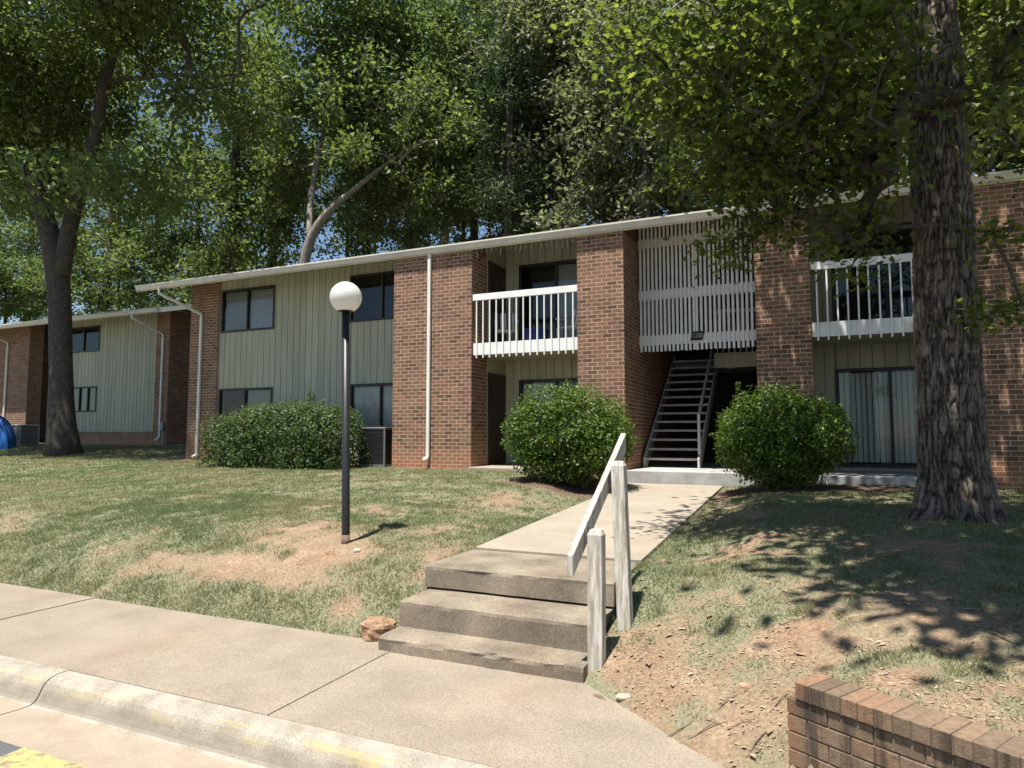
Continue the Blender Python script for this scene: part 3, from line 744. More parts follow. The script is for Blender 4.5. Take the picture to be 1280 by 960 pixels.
# siding bays at the ends
W1 = (-14.80, -12.88, 4.42, 5.60); W2 = (-10.42, -8.55, 4.42, 5.60); W3 = (-14.80, -12.88, 1.75, 2.87); W4 = (-10.36, -8.55, 1.75, 2.87)
siding_wall(bld, -14.855, -8.41, 0.7, soff(YS) - 0.004, YS + 0.06, [W1, W2, W3, W4])
window(bld, *W1, YS + 0.06, (0.5,), blind=[('h', 1), ('half', 0)])
window(bld, *W2, YS + 0.06, (0.52,))
window(bld, *W3, YS + 0.06, (0.5,), blind=[('half', 1)])
window(bld, *W4, YS + 0.06, (0.5,), blind=[('h', 0), ('h', 1)])
siding_wall(bld, 4.435, 10.595, 0.7, soff(YS) - 0.004, YS + 0.06, [(5.0, 6.9, 4.4, 5.6), (5.0, 6.9, 1.75, 2.87)], 0.406)
window(bld, 5.0, 6.9, 4.4, 5.6, YS + 0.06); window(bld, 5.0, 6.9, 1.75, 2.87, YS + 0.06)
# end, rear and party walls, so that the building is a closed volume
shell = MB().box(XL, XL + 0.2, YS + 0.9, 24, 0.6, soff(YS)).box(XR - 0.2, XR, YS + 0.9, 24, 0.6, soff(YS)).box(XL + 0.2, XR - 0.2, 23.8, 24, 0.6, 5.8)
shell.build('rear_wall', M_BRICK, bld)
# roof: two slopes, deck, fascia, gutter
rf = MB()
ridge_y = 18.6
def roof_slab(b, x0, x1, y0, yr, y1, zf, th=0.16):
    zr = zf + 0.285 * (yr - y0)
    b.prism([(y0, zf), (yr, zr), (y1, zf), (y1, zf + th), (yr, zr + th), (y0, zf + th)], x0, x1)
roof_slab(rf, GX0 + 0.02, GX1, 12.305, ridge_y, 24.9, soff(12.305) + 0.012, 0.10)
roof = rf.build('roof', M_ROOF, bld)
MB().box(GX0 + 0.02, GX1, 12.285, 12.304, 5.545, 5.715).build('fascia', M_GUTTER, roof)
MB().prism([(12.306, soff(12.306)), (YS + 1.0, soff(YS + 1.0)), (YS + 1.0, soff(YS + 1.0) + 0.008), (12.306, soff(12.306) + 0.008)], GX0 + 0.05, GX1 - .02).build('soffit', M_SIDING, roof)
GPROF = [(12.284, 5.565), (12.225, 5.565), (12.205, 5.60), (12.205, 5.635), (12.178, 5.665), (12.178, 5.695), (12.192, 5.695), (12.192, 5.672), (12.216, 5.64), (12.216, 5.61), (12.232, 5.578), (12.284, 5.578)]
gut = MB().prism(GPROF, GX0, GX1).build('gutter', M_GUTTER, roof)
MB().prism([(12.284, 5.563), (12.223, 5.563), (12.203, 5.60), (12.203, 5.635), (12.176, 5.665), (12.176, 5.697), (12.284, 5.697)], GX0 - 0.012, GX0).build('gutter_end_cap', M_GUTTER, roof)
MB().add([(GX0 + .02, 12.305, soff(12.305)), (GX0 + .02, ridge_y, soff(ridge_y)), (GX0 + .02, ridge_y, soff(ridge_y) + .13), (GX0 + .02, 12.305, soff(12.305) + .13)], [(0, 1, 2, 3)])
# downspouts
downspout(bld, [(-7.46, Y0 - 0.045, 5.565), (-7.46, Y0 - 0.045, 1.20), (-7.47, Y0 - 0.06, 1.13), (-7.52, Y0 - 0.13, 1.085)])
downspout(bld, [(-15.9, 12.235, 5.57), (-15.9, 12.25, 5.42), (-15.46, YS - 0.05, 4.98), (-15.46, YS - 0.045, 4.85), (-15.46, YS - 0.045, 1.12), (-15.46, YS - 0.06, 1.06), (-15.52, YS - 0.15, 1.0)])

# balcony bays ------------------------------------------------------
def bay(x0, x1, door_x, side, lower_blind):
    # back wall with openings for the sliding doors
    D = (door_x[0], door_x[1], 3.50, 5.56); E = (door_x[0], door_x[1], ZS + 0.06, 2.88)
    siding_wall(bld, x0 + 0.012, x1 - 0.012, ZS - 0.2, soff(YB) - 0.002, YB, [D, E])
    window(bld, *D, YB, (0.5,), 0.06, [('half', 1)] if side < 0 else None, 'patio_door')
    window(bld, *E, YB, (0.5,), 0.06, lower_blind, 'patio_door')
    # side walls behind the pillar returns
    for xs_, sg in ((x0, 1), (x1, -1)):
        a, b_ = (xs_ - 0.2, xs_ + 0.01) if sg > 0 else (xs_ - 0.01, xs_ + 0.2)
        MB().prism([(YB - .955, ZS - .2), (YB + .15, ZS - .2), (YB + .15, soff(YB + .15) - .01), (YB - .955, soff(YB - .955) - .01)], a, b_).build('side_wall', M_SIDING, bld)
    xs_, sg = (x0 + 0.012, 1) if side < 0 else (x1 - 0.012, -1)
    for za, zb in ((ZS, ZS + 2.02), (3.50, 5.50)):
        d = MB().box(min(xs_, xs_ + sg * 0.03), max(xs_, xs_ + sg * 0.03), YB - 0.93, YB - 0.04, za, zb).build('storage_door', M_DOOR, bld)
        MB().box(min(xs_ + sg * .031, xs_ + sg * 0.045), max(xs_ + sg * .031, xs_ + sg * 0.045), YB - 0.90, YB - 0.82, za + 0.05, zb - 0.05).build('door_stile', M_BRONZE, d)
        MB().tube([(xs_ + sg * 0.03, YB - 0.16, za + 0.98), (xs_ + sg * 0.09, YB - 0.16, za + 0.98)], [0.022, 0.03], 10).build('door_knob', M_METAL, d, True)
    # porch slab and balcony
    MB().box(x0 + 0.005, x1 - 0.005, Y0 - 0.16, YB + 0.1, 0.5, ZS - 0.005).build('porch_slab', M_PORCH if side > 0 else M_WALK, bld, bevel=0.01)
    bal = MB().box(x0 + 0.015, x1 - 0.015, Y0 + 0.10, YB - 0.002, 3.33, 3.47).build('balcony', M_SIDING, bld)
    MB().box(x0 + 0.012, x1 - 0.002, Y0 + 0.055, Y0 + 0.095, 3.30, 3.55).build('rim_board', M_WHITE, bal, bevel=0.004)
    MB().box(x0 + 0.012, x1 - 0.002, Y0 + 0.02, Y0 + 0.07, 4.455, 4.59).build('top_rail', M_WHITE, bal, bevel=0.005)
    n = 15; 
    for k in range(n):
        x = x0 + 0.10 + (x1 - x0 - 0.2) * k / (n - 1)
        MB().box(x - 0.0125, x + 0.0125, Y0 + 0.026, Y0 + 0.054, 3.235, 4.47).build('baluster', M_WHITE, bal)
    return bal
bay(-6.445, -4.105, (-6.08, -4.25), -1, [('v', 0)])
bay(0.08, 2.475, (0.47, 2.30), 1, [('v', 0), ('v', 1)])

# stairwell ---------------------------------------------------------
SX0, SX1 = -3.17, -0.812
MB().box(SX0 + 0.002, SX1 - 0.002, Y0 - 0.06, 21.0, 0.5, ZS).build('porch_slab', M_PORCH, bld, bevel=0.012)
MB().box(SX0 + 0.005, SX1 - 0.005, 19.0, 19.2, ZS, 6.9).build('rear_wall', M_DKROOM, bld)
st = MB(); TH0 = (13.62, ZS); N = 13; RUN, RISE = 0.262, 0.192
for x in (-3.10, -2.02):
    st.add([(x - .02, TH0[0] - 0.10, ZS), (x - .02, TH0[0] + 0.16, ZS), (x - .02, TH0[0] + N * RUN + 0.1, ZS + N * RISE - 0.10), (x - .02, TH0[0] + N * RUN + 0.1, ZS + N * RISE + 0.16), (x - .02, TH0[0] - 0.10, ZS + 0.19),
            (x + .02, TH0[0] - 0.10, ZS), (x + .02, TH0[0] + 0.16, ZS), (x + .02, TH0[0] + N * RUN + 0.1, ZS + N * RISE - 0.10), (x + .02, TH0[0] + N * RUN + 0.1, ZS + N * RISE + 0.16), (x + .02, TH0[0] - 0.10, ZS + 0.19)],
           [(0,1,2,3,4), (9,8,7,6,5), (0,5,6,1), (1,6,7,2), (2,7,8,3), (3,8,9,4), (4,9,5,0)])
stair = st.build('staircase', M_STAIR, bld)
for k in range(N):
    y = TH0[0] + k * RUN; z = ZS + (k + 1) * RISE
    MB().box(-3.08, -2.04, y - 0.03, y + 0.25, z - 0.045, z).build('tread', M_STAIR, stair, bevel=0.006)
hr = MB()
hr.bar((-2.02, TH0[0] + 0.1, ZS + 1.05), (-2.02, TH0[0] + N * RUN + 0.1, ZS + N * RISE + 0.98), 0.04, 0.10)
hr.box(-2.045, -1.995, TH0[0] + 0.02, TH0[0] + 0.09, ZS + 0.2, ZS + 1.08)
hr.build('stair_handrail', M_STAIR, stair)
land = MB().box(SX0 + 0.01, SX1 - 0.01, 17.05, 18.99, 3.30, 3.46).box(-1.93, SX1 - 0.01, 15.6, 17.049, 3.30, 3.46).build('landing', M_STAIR, bld)
MB().box(-1.93, SX1 - 0.01, 15.55, 15.598, 3.14, 3.47).build('rim_board', M_SIDING, land)
MB().box(-1.93, SX1 - 0.01, 15.55, 15.60, 4.38, 4.46).build('top_rail', M_STAIR, land)
for k in range(9):
    x = -1.86 + k * 0.125; MB().box(x - 0.012, x + 0.012, 15.56, 15.585, 3.4701, 4.38).build('baluster', M_STAIR, land)
li = MB().tube([(-1.62, 16.0, 3.30), (-1.62, 16.0, 3.255), (-1.62, 16.0, 3.18), (-1.62, 16.0, 3.16)], [0.045, 0.05, 0.11, 0.09], 14).build('ceiling_light', M_WHITE, bld, True)
# slatted screen
scr = empty('slatted_screen', (SX0, 13.5, 3.3)); scr.parent = bld; scr.matrix_parent_inverse = Matrix.Translation(-bld.location)
YC = 13.5; zt = soff(YC) - 0.01
for za, zb in ((5.50, 5.68), (4.40, 4.60), (3.46, 3.66)):
    MB().box(SX0 + 0.004, SX1 - 0.004, YC + 0.022, YC + 0.06, za, zb).build('screen_band', M_SCREEN, scr)
xc = -2.02; ns = 14
for half, (a, b_) in enumerate(((SX0 + 0.03, xc - 0.004), (xc + 0.004, SX1 - 0.03))):
    for k in range(ns):
        w = 0.049; x = a + (b_ - a - w) * k / (ns - 1)
        MB().box(x, x + w, YC, YC + 0.021, 3.325 + random.uniform(-.006, .006), zt).build('slat', M_SCREEN, scr)
# house number sign
sg = empty('number_sign', (-2.0, YC - 0.02, 3.6), 'small slanted black house number plate fixed to the slatted screen', 'sign')
x0, x1, za, zb = -2.125, -1.845, 3.51, 3.685
MB().add([(x0, YC - .03, za), (x1 - .05, YC - .03, za), (x1, YC - .03, zb), (x0 + .05, YC - .03, zb), (x0, YC - .003, za), (x1 - .05, YC - .003, za), (x1, YC - .003, zb), (x0 + .05, YC - .003, zb)],
         [(0,1,2,3),(7,6,5,4),(0,4,5,1),(1,5,6,2),(2,6,7,3),(3,7,4,0)]).build('plate', M_SIGN, sg)
cu = bpy.data.curves.new('lettering', 'FONT'); cu.body = "1200"; cu.size = 0.125; cu.shear = 0.25; cu.align_x = 'CENTER'; cu.align_y = 'CENTER'; cu.extrude = 0.003
cu.materials.append(M_LETTER)
tmp = bpy.data.objects.new('tmp_text', cu); COL.objects.link(tmp); bpy.context.view_layer.update()
tm_ = bpy.data.meshes.new_from_object(tmp.evaluated_get(bpy.context.evaluated_depsgraph_get())); bpy.data.objects.remove(tmp)
lt = bpy.data.objects.new('lettering', tm_); lt.rotation_euler = (math.radians(90), 0, 0); lt.location = (-1.985, YC - .034, (za + zb) / 2); lt.scale = (0.78, 1, 1)
link(lt, sg)
flush_bricks(300)

# ------------------------------------------------------------------ neighbouring building
YW2 = 16.8; YG2 = 15.7
def soff2(y): return 5.86 + 0.285 * (y - YG2)
b2 = empty('apartment_building', (-28, 20, 1.2), 'smaller looking brick and sage siding apartment building set back behind the forked oak', 'building')
brick_pier(b2, -21.86, -21.17, YW2, 24.0, 0.8, soff2(YW2), M_BRICK2, 'fr')
brick_pier(b2, -27.9, -21.87, YW2 - 0.0, YW2 + 0.3, 0.8, 1.73, M_BRICK2, 'f', 'brick_plinth')
brick_pier(b2, -31.6, -29.35, YW2 - 0.06, YW2 + 0.5, 0.8, soff2(YW2 - 0.06), M_BRICK2, 'fr')
flush_bricks(0)
U1 = (-26.95, -25.05, 4.83, 5.84); U2 = (-26.95, -25.10, 2.48, 3.47)
siding_wall(b2, -27.9, -21.865, 1.735, soff2(YW2) - .004, YW2 + 0.03, [U1, U2])
window(b2, *U1, YW2 + 0.03, (0.5,)); window(b2, *U2, YW2 + 0.03, (0.45, 0.72), blind=[('half', 1), ('half', 2), ('half', 0)])
siding_wall(b2, -29.34, -27.91, 0.9, soff2(YW2) + 0.1, YW2 + 0.75, [])
MB().box(-27.905, -27.80, YW2 + 0.05, YW2 + 0.9, 0.9, soff2(YW2) - .01).build('side_wall', M_SIDING, b2)
MB().box(-46, -31.61, YW2, YW2 + 0.3, 0.8, soff2(YW2) - .01).box(-46, -21.2, 24.0, 24.2, .8, 5.8).build('rear_wall', M_BRICK2, b2)
rf = MB(); roof_slab(rf, -46, -18.9, YG2 + 0.105, 20.5, 25.3, soff2(YG2 + 0.105) + 0.012, 0.10); roof2 = rf.build('roof', M_ROOF, b2)
MB().box(-46, -18.9, YG2 + 0.085, YG2 + 0.104, 5.84, 6.0).build('fascia', M_GUTTER, roof2)
MB().prism([(YG2 + .106, soff2(YG2 + .106)), (YW2 + 1, soff2(YW2 + 1)), (YW2 + 1, soff2(YW2 + 1) + .008), (YG2 + .106, soff2(YG2 + .106) + .008)], -45.9, -18.95).build('soffit', M_SIDING, roof2)
MB().prism([(a - 12.2 + YG2, z + 0.29) for a, z in GPROF], -45, -20.45).build('gutter', M_GUTTER, roof2)
downspout(b2, [(-21.75, YG2 + .02, 5.86), (-21.75, YG2 + .03, 5.72), (-21.45, YW2 - 0.05, 5.25), (-21.45, YW2 - .045, 5.1), (-21.45, YW2 - .045, 1.55), (-21.46, YW2 - .06, 1.48), (-21.55, YW2 - .16, 1.40)])
downspout(b2, [(-30.75, YG2 + .05, 5.86), (-30.75, YG2 + .06, 5.75), (-30.75, YW2 - .11, 5.45), (-30.75, YW2 - .11, 5.3), (-30.75, YW2 - .11, 1.5)])

up = MB().tube([(-21.28, YW2 - .03, 1.1), (-21.28, YW2 - .03, 1.95)], .022, 8).build('service_pipe', M_ACLIGHT, b2, True)
MB().box(-21.35, -21.21, YW2 - .11, YW2 - .005, 1.75, 2.05).build('meter_box', M_METAL, up, bevel=.01)
# ------------------------------------------------------------------ air conditioners, tent, balcony furniture, string lights
def condenser(x, y, z, w, h, label, dark, light):
    a = empty('air_conditioner', (x, y, z), label, 'air conditioner')
    MB().box(x - w/2 + .02, x + w/2 - .02, y - w/2 + .02, y + w/2 - .02, z - 0.1, z + h - 0.06).build('coil_body', dark, a)
    MB().box(x - w/2, x + w/2, y - w/2, y + w/2, z + h - 0.055, z + h).build('top_cover', light, a, bevel=0.015)
    MB().box(x - w/2, x + w/2, y - w/2, y + w/2, z - 0.06, z + 0.03).build('base_pan', light, a)
    for sx in (-1, 1):
        for sy in (-1, 1): MB().box(x + sx * (w/2 - .02) - .02, x + sx * (w/2 - .02) + .02, y + sy * (w/2 - .02) - .02, y + sy * (w/2 - .02) + .02, z + 0.03, z + h - 0.056).build('corner_post', light, a)
    nl = int(h / 0.055)
    for k in range(nl):
        zz = z + 0.05 + k * (h - 0.13) / nl
        MB().box(x - w/2 + .003, x + w/2 - .003, y - w/2 + .004, y - w/2 + .016, zz, zz + 0.018).box(x + w/2 - .016, x + w/2 - .004, y - w/2 + .017, y + w/2 - .017, zz, zz + 0.018).build('louver', light if light is not M_METAL else M_ACDARK, a)
    return a
condenser(-8.98, 12.72, float(G(-8.98, 12.72)) + 0.03, 0.72, 0.86, 'dark grey louvered air conditioner between hedge and brick pillar', M_ACDARK, M_METAL)
condenser(-28.6, 16.3, float(G(-28.6, 16.3)) + 0.02, 0.72, 0.78, 'small pale boxed air conditioner against dark siding behind the forked oak', M_ACDARK, M_ACLIGHT)

def dome_tent(c, rx, ry, h):
    a = empty('dome_tent', c, 'blue dome shelter beside the brick pier with a white downspout', 'tent')
    n, m = 6, 10; zb = -0.05
    for k in range(n):                       # every fabric panel a piece
        V, F = [], []
        for j in range(m + 1):
            th = math.pi / 2 * j / m; rr = math.cos(th) ** 0.8
            for i in range(5):
                ph = 2 * math.pi * (k + i / 4) / n; sag = 1 - 0.05 * math.sin(math.pi * i / 4)
                V.append((c[0] + rx * rr * sag * math.cos(ph), c[1] + ry * rr * sag * math.sin(ph), c[2] + zb + h * math.sin(th) * (1 - 0.03 * math.sin(math.pi * i / 4))))
        for j in range(m):
            for i in range(4): F.append((j*5+i, j*5+i+1, j*5+6+i, j*5+5+i))
        b = MB(); b.v, b.f = V, F; b.build('fabric_panel', M_BLUE, a, True)
    for k in range(n):
        ph = 2 * math.pi * k / n
        pts = [(c[0] + rx * 1.01 * math.cos(t) ** 0.8 * math.cos(ph), c[1] + ry * 1.01 * math.cos(t) ** 0.8 * math.sin(ph), c[2] + zb + h * 1.01 * math.sin(t)) for t in [math.pi / 2 * j / m * 0.999 for j in range(m + 1)]]
        MB().tube(pts, 0.018, 6).build('pole', M_NAVY, a, True)
    tz = aty(8, 530, c[1])
tc = aty(-16, 545, 14.9)
dome_tent((tc[0], 14.9, float(G(tc[0], 14.9))), 1.35, 0.75, 1.35)

def patio_chair(x, y, z, rot, label, group):
    a = empty('patio_chair', (x, y, z), label, 'chair', group)
    ca, sa = math.cos(rot), math.sin(rot)
    def P(u, v, w): return (x + u * ca - v * sa, y + u * sa + v * ca, z + w)
    for s in (-1, 1):
        MB().tube([P(.22 * s, -.22, 0), P(.23 * s, -.22, .42)], .012, 6).build('leg', M_WHITE, a)
        MB().tube([P(.22 * s, .26, 0), P(.23 * s, .20, .42), P(.22 * s, .30, .9)], .012, 6).build('leg', M_WHITE, a)
        MB().tube([P(.25 * s, -.24, .62), P(.25 * s, .24, .64)], .016, 6).build('armrest', M_WHITE, a)
    for k in range(5): MB().bar(P(-.22, -.18 + k * .09, .42), P(.22, -.18 + k * .09, .42), .06, .012).build('seat_slat', M_WHITE, a)
    for k in range(5): MB().bar(P(-.18 + k * .09, .21, .46), P(-.18 + k * .09, .30, .88), .04, .012, (0, 1, 0)).build('back_slat', M_WHITE, a)
patio_chair(-6.05, 13.2, 3.472, 0.5, 'white slatted patio chair on the balcony beside the storage door', None)
patio_chair(-4.55, 13.3, 3.472, -0.4, 'white slatted patio chair on the balcony beside the narrow brick pillar', None)
cb = empty('cooler_box', (-5.25, 13.0, 3.472), 'navy blue covered box on the balcony between two white chairs', 'box')
MB().box(-5.48, -5.05, 12.85, 13.2, 3.4705, 3.82).build('box_body', M_NAVY, cb, bevel=0.03)
MB().box(-5.50, -5.03, 12.83, 13.22, 3.8205, 3.88).build('lid', M_NAVY, cb, bevel=0.02)
sl = empty('string_lights', (-5.3, 12.36, 5.56), 'icicle string lights hanging under the eave above the furnished balcony', 'lights')
b = MB(); pts = [(-6.40 + 2.26 * k / 40, 12.345, 5.575 - 0.02 * abs(math.sin(k * 0.9))) for k in range(41)]; b.tube(pts, 0.004, 4); b.build('wire', M_GUTTER, sl)
for k in range(1, 40, 2):
    ln = random.uniform(0.06, 0.24); x = pts[k][0]
    MB().tube([(x, 12.345, 5.57), (x + random.uniform(-.02, .02), 12.345, 5.57 - ln * .6), (x + random.uniform(-.02, .02), 12.345, 5.57 - ln)], 0.0045, 4).build('drop', M_GUTTER, sl)

# ------------------------------------------------------------------ brick garden wall
gw = empty('garden_wall', (A_W[0], A_W[1], 0.1), 'low brown brick retaining wall with rowlock cap beside the bare soil', 'wall')
ZC = 0.505; CAPH = 0.076; WL = 3.2; WT = 0.20
def wpt(l, t, z): q = A_W + D_W * l + N_W * t; return (q[0], q[1], z)
def wbox(b, l0, l1, t0, t1, z0, z1):
    return b.add([wpt(l0,t0,z0), wpt(l1,t0,z0), wpt(l1,t1,z0), wpt(l0,t1,z0), wpt(l0,t0,z1), wpt(l1,t0,z1), wpt(l1,t1,z1), wpt(l0,t1,z1)],
                 [(0,3,2,1),(4,5,6,7),(0,1,5,4),(1,2,6,5),(2,3,7,6),(3,0,4,7)])
core = wbox(MB(), -0.04, WL - .01, 0.016, WT - 0.02, -0.1, ZC - CAPH - 0.004).build('mortar_core', M_GMORTAR, gw)
wbox(MB(), 0.012, WL - .012, 0.004, WT - 0.004, ZC - CAPH - 0.0035, ZC - 0.004).build('cap_mortar', M_GMORTAR, gw)
l = 0.0; k = 0
while l < WL:
    w = 0.0675 + random.uniform(-.001, .001); dz = random.uniform(-.002, .002); dt = random.uniform(-.002, .002)
    wbox(MB(), l, l + w, -0.004 + dt, WT + dt, ZC - CAPH, ZC + dz).build('brick', M_GWALL, gw, bevel=0.004); l += 0.0738; k += 1
zc = ZC - CAPH - 0.008; row = 0
while zc > -0.08:
    l = -0.05 - (0.1 if row % 2 else 0.0)
    while l < WL:
        a = max(l, -0.05); e = min(l + 0.197, WL)
        if e - a > 0.03: wbox(MB(), a, e, 0.010 + random.uniform(-.0015, .001), 0.11, zc - 0.0705, zc).build('brick', M_GWALL, gw, bevel=0.003)
        l += 0.203
    zc -= 0.0785; row += 1

# ------------------------------------------------------------------ foliage
LEAF_Q = (np.array([(0, 0, 0), (0.45, 0.27, 0.06), (1, 0, -0.04), (0.45, -0.27, 0.06)]), [(0, 1, 2, 3)])
LEAF_N = (np.array([(0, 0, 0), (0.5, 0.10, 0.02), (1, 0, -0.05), (0.5, -0.10, 0.02)]), [(0, 1, 2, 3)])
_lobe = [(0.12, .05), (.22, .30), (.34, .14), (.48, .40), (.60, .17), (.74, .33), (.82, .13)]
LEAF_OAK = (np.array([(0, 0, 0)] + [(a, b_, 0.10 * b_) for a, b_ in _lobe] + [(1, 0, -0.06)] + [(a, -b_, 0.10 * b_) for a, b_ in reversed(_lobe)]), [tuple(range(0, 9)), (0,) + tuple(range(8, 16))])
def leaves(name, P, N, size, tmpl, mat, parent, r, kind=None, tang=None):
    """place one leaf template at every point; one crown mesh"""
    n = len(P); T, F = tmpl
    N = N / (np.linalg.norm(N, axis=1, keepdims=True) + 1e-9)
    t = r.normal(size=(n, 3)) if tang is None else tang + r.normal(size=(n, 3)) * 0.5
    t = t - N * (t * N).sum(1, keepdims=True); t /= np.linalg.norm(t, axis=1, keepdims=True) + 1e-9
    s = np.cross(N, t); S = (size * r.uniform(0.65, 1.25, n))[:, None, None]
    V = P[:, None, :] + S * (T[None, :, 0:1] * t[:, None] + T[None, :, 1:2] * s[:, None] + T[None, :, 2:3] * N[:, None])
    k = len(T)
    V = V.reshape(-1, 3)
    if len(F) == 1 and len(F[0]) == 4:
        Fa = (np.arange(n)[:, None] * k + np.array(F[0])[None]).astype(np.int32)
        me = mesh_np(name, V, Fa, mat)
    else:
        m = len(F[0]); Fa = (np.arange(n)[:, None, None] * k + np.array(F)[None]).reshape(-1, m).astype(np.int32)
        me = mesh_np(name, V, Fa, mat)
    o = obj(name, me, parent)
    if kind: o["kind"] = kind
    return o
def sample_crown(ells, n, r, shell=0.55):
    w = np.array([e[6] if len(e) > 6 else e[3] * e[4] * e[5] for e in ells], float); w /= w.sum()
    pick = r.choice(len(ells), n, p=w); out = np.zeros((n, 3))
    E = np.array([e[:6] for e in ells])[pick]
    d = r.normal(size=(n, 3)); d /= np.linalg.norm(d, axis=1, keepdims=True)
    rad = r.uniform(0, 1, n) ** (1 / (3 + 3 * shell))
    return E[:, :3] + d * rad[:, None] * E[:, 3:6]
def grow_branches(trunk, targets, r, spread=0.35, minr=0.012):
    """connect every leaf cluster to the trunk through its nearest branch; returns MB of tubes"""
    nodes = []; par = []
    for i, (p, rad) in enumerate(trunk): nodes.append(np.array(p, float)); par.append(i - 1)
    nt = len(nodes); cand0 = max(1, int(nt * 0.35))
    tp = np.array([n for n in nodes])
    order = np.argsort([np.min(np.linalg.norm(tp[cand0:] - q, axis=1)) for q in targets])
    ends = []
    arr = np.array(nodes[cand0:]); idx = list(range(cand0, nt))
    for oi in order:
        q = targets[oi]; d = np.linalg.norm(arr - q, axis=1) + 0.8 * np.maximum(0, arr[:, 2] - q[2] + 0.2)
        j = idx[int(np.argmin(d))]; a = nodes[j]; L = np.linalg.norm(q - a); k = max(2, min(5, int(L / 0.7) + 1)); prev = j
        for s in range(1, k + 1):
            f = s / k; p = a + (q - a) * f + r.normal(size=3) * L * 0.06 * (1 if s < k else 0); p[2] += L * 0.10 * math.sin(math.pi * f)
            nodes.append(p); par.append(prev); prev = len(nodes) - 1; idx.append(prev); arr = np.vstack([arr, p])
        ends.append(prev)
    cnt = np.zeros(len(nodes))
    for e in ends:
        while e >= nt: cnt[e] += 1; e = par[e]
    b = MB(); base_r = trunk[-1][1]
    for i in range(nt, len(nodes)):
        r1 = minr * max(1, cnt[i]) ** 0.5; j = par[i]
        r0 = min(minr * max(1, cnt[j]) ** 0.5 if j >= nt else r1 * 1.15, r1 * 1.5)
        b.tube([nodes[j], nodes[i]], [r0, r1], 5 if cnt[i] > 3 else 4, cap=False)
    return b, nodes
def trunk_tube(pts, n=14, wob=0.05, seed=0):
    b = MB(); P = [p for p, r_ in pts]; R = [r_ for p, r_ in pts]
    b.tube(P, R, n); return b
def interp_path(ctrl, step=0.5):
    """ctrl = [(x,y,z,r)...] -> smooth list of ((x,y,z), r)"""
    c = np.array(ctrl, float); L = np.concatenate([[0], np.cumsum(np.linalg.norm(np.diff(c[:, :3], axis=0), axis=1))])
    n = max(3, int(L[-1] / step)); s = np.linspace(0, L[-1], n)
    out = np.stack([np.interp(s, L, c[:, k]) for k in range(4)], 1)
    for _ in range(2): out[1:-1] = (out[:-2] + 2 * out[1:-1] + out[2:]) / 4
    return [((a[0], a[1], a[2]), a[3]) for a in out]
TREE_N = 0
def make_tree(name, label, stems, ells, ncl, per, lsize, lmat, bmat, seed, sig=0.42, group=None, tmpl=LEAF_Q, up=0.4, minr=0.014, nsides=12, extra=None, cat='tree', flat=0.6, shell=0.55, droop=0.0):
    r = np.random.default_rng(seed)
    base = stems[0][0]
    t = empty(name, base[:3], label, cat, group)
    tb = MB(); paths = [interp_path(s) for s in stems]
    for p in paths: tb.tube([q for q, _ in p], [w for _, w in p], nsides)
    if extra is None:
        tb.build('trunk', bmat, t, True)
    targets = sample_crown(ells, ncl, r, shell)
    allnodes = [q for p in paths for q in p]
    br, nodes = grow_branches(allnodes, targets, r, minr=minr)
    br.build('limbs', bmat, t, True)['kind'] = 'stuff'
    C = np.repeat(targets, per, 0); n = len(C)
    off = r.normal(size=(n, 3)) * sig * np.array([1, 1, flat]) * r.uniform(0.7, 1.3, (n, 1))
    P = C + off
    cen = np.average(np.array([e[:3] for e in ells]), axis=0)
    N = r.normal(size=(n, 3)) * 0.75 + np.array([0, 0, up]) + (P - cen) / (np.linalg.norm(P - cen, axis=1, keepdims=True) + 1e-6) * 0.45
    tang = off + np.array([0, 0, -droop])
    leaves('crown', P, N, lsize, tmpl, lmat, t, r, None, tang)
    return t

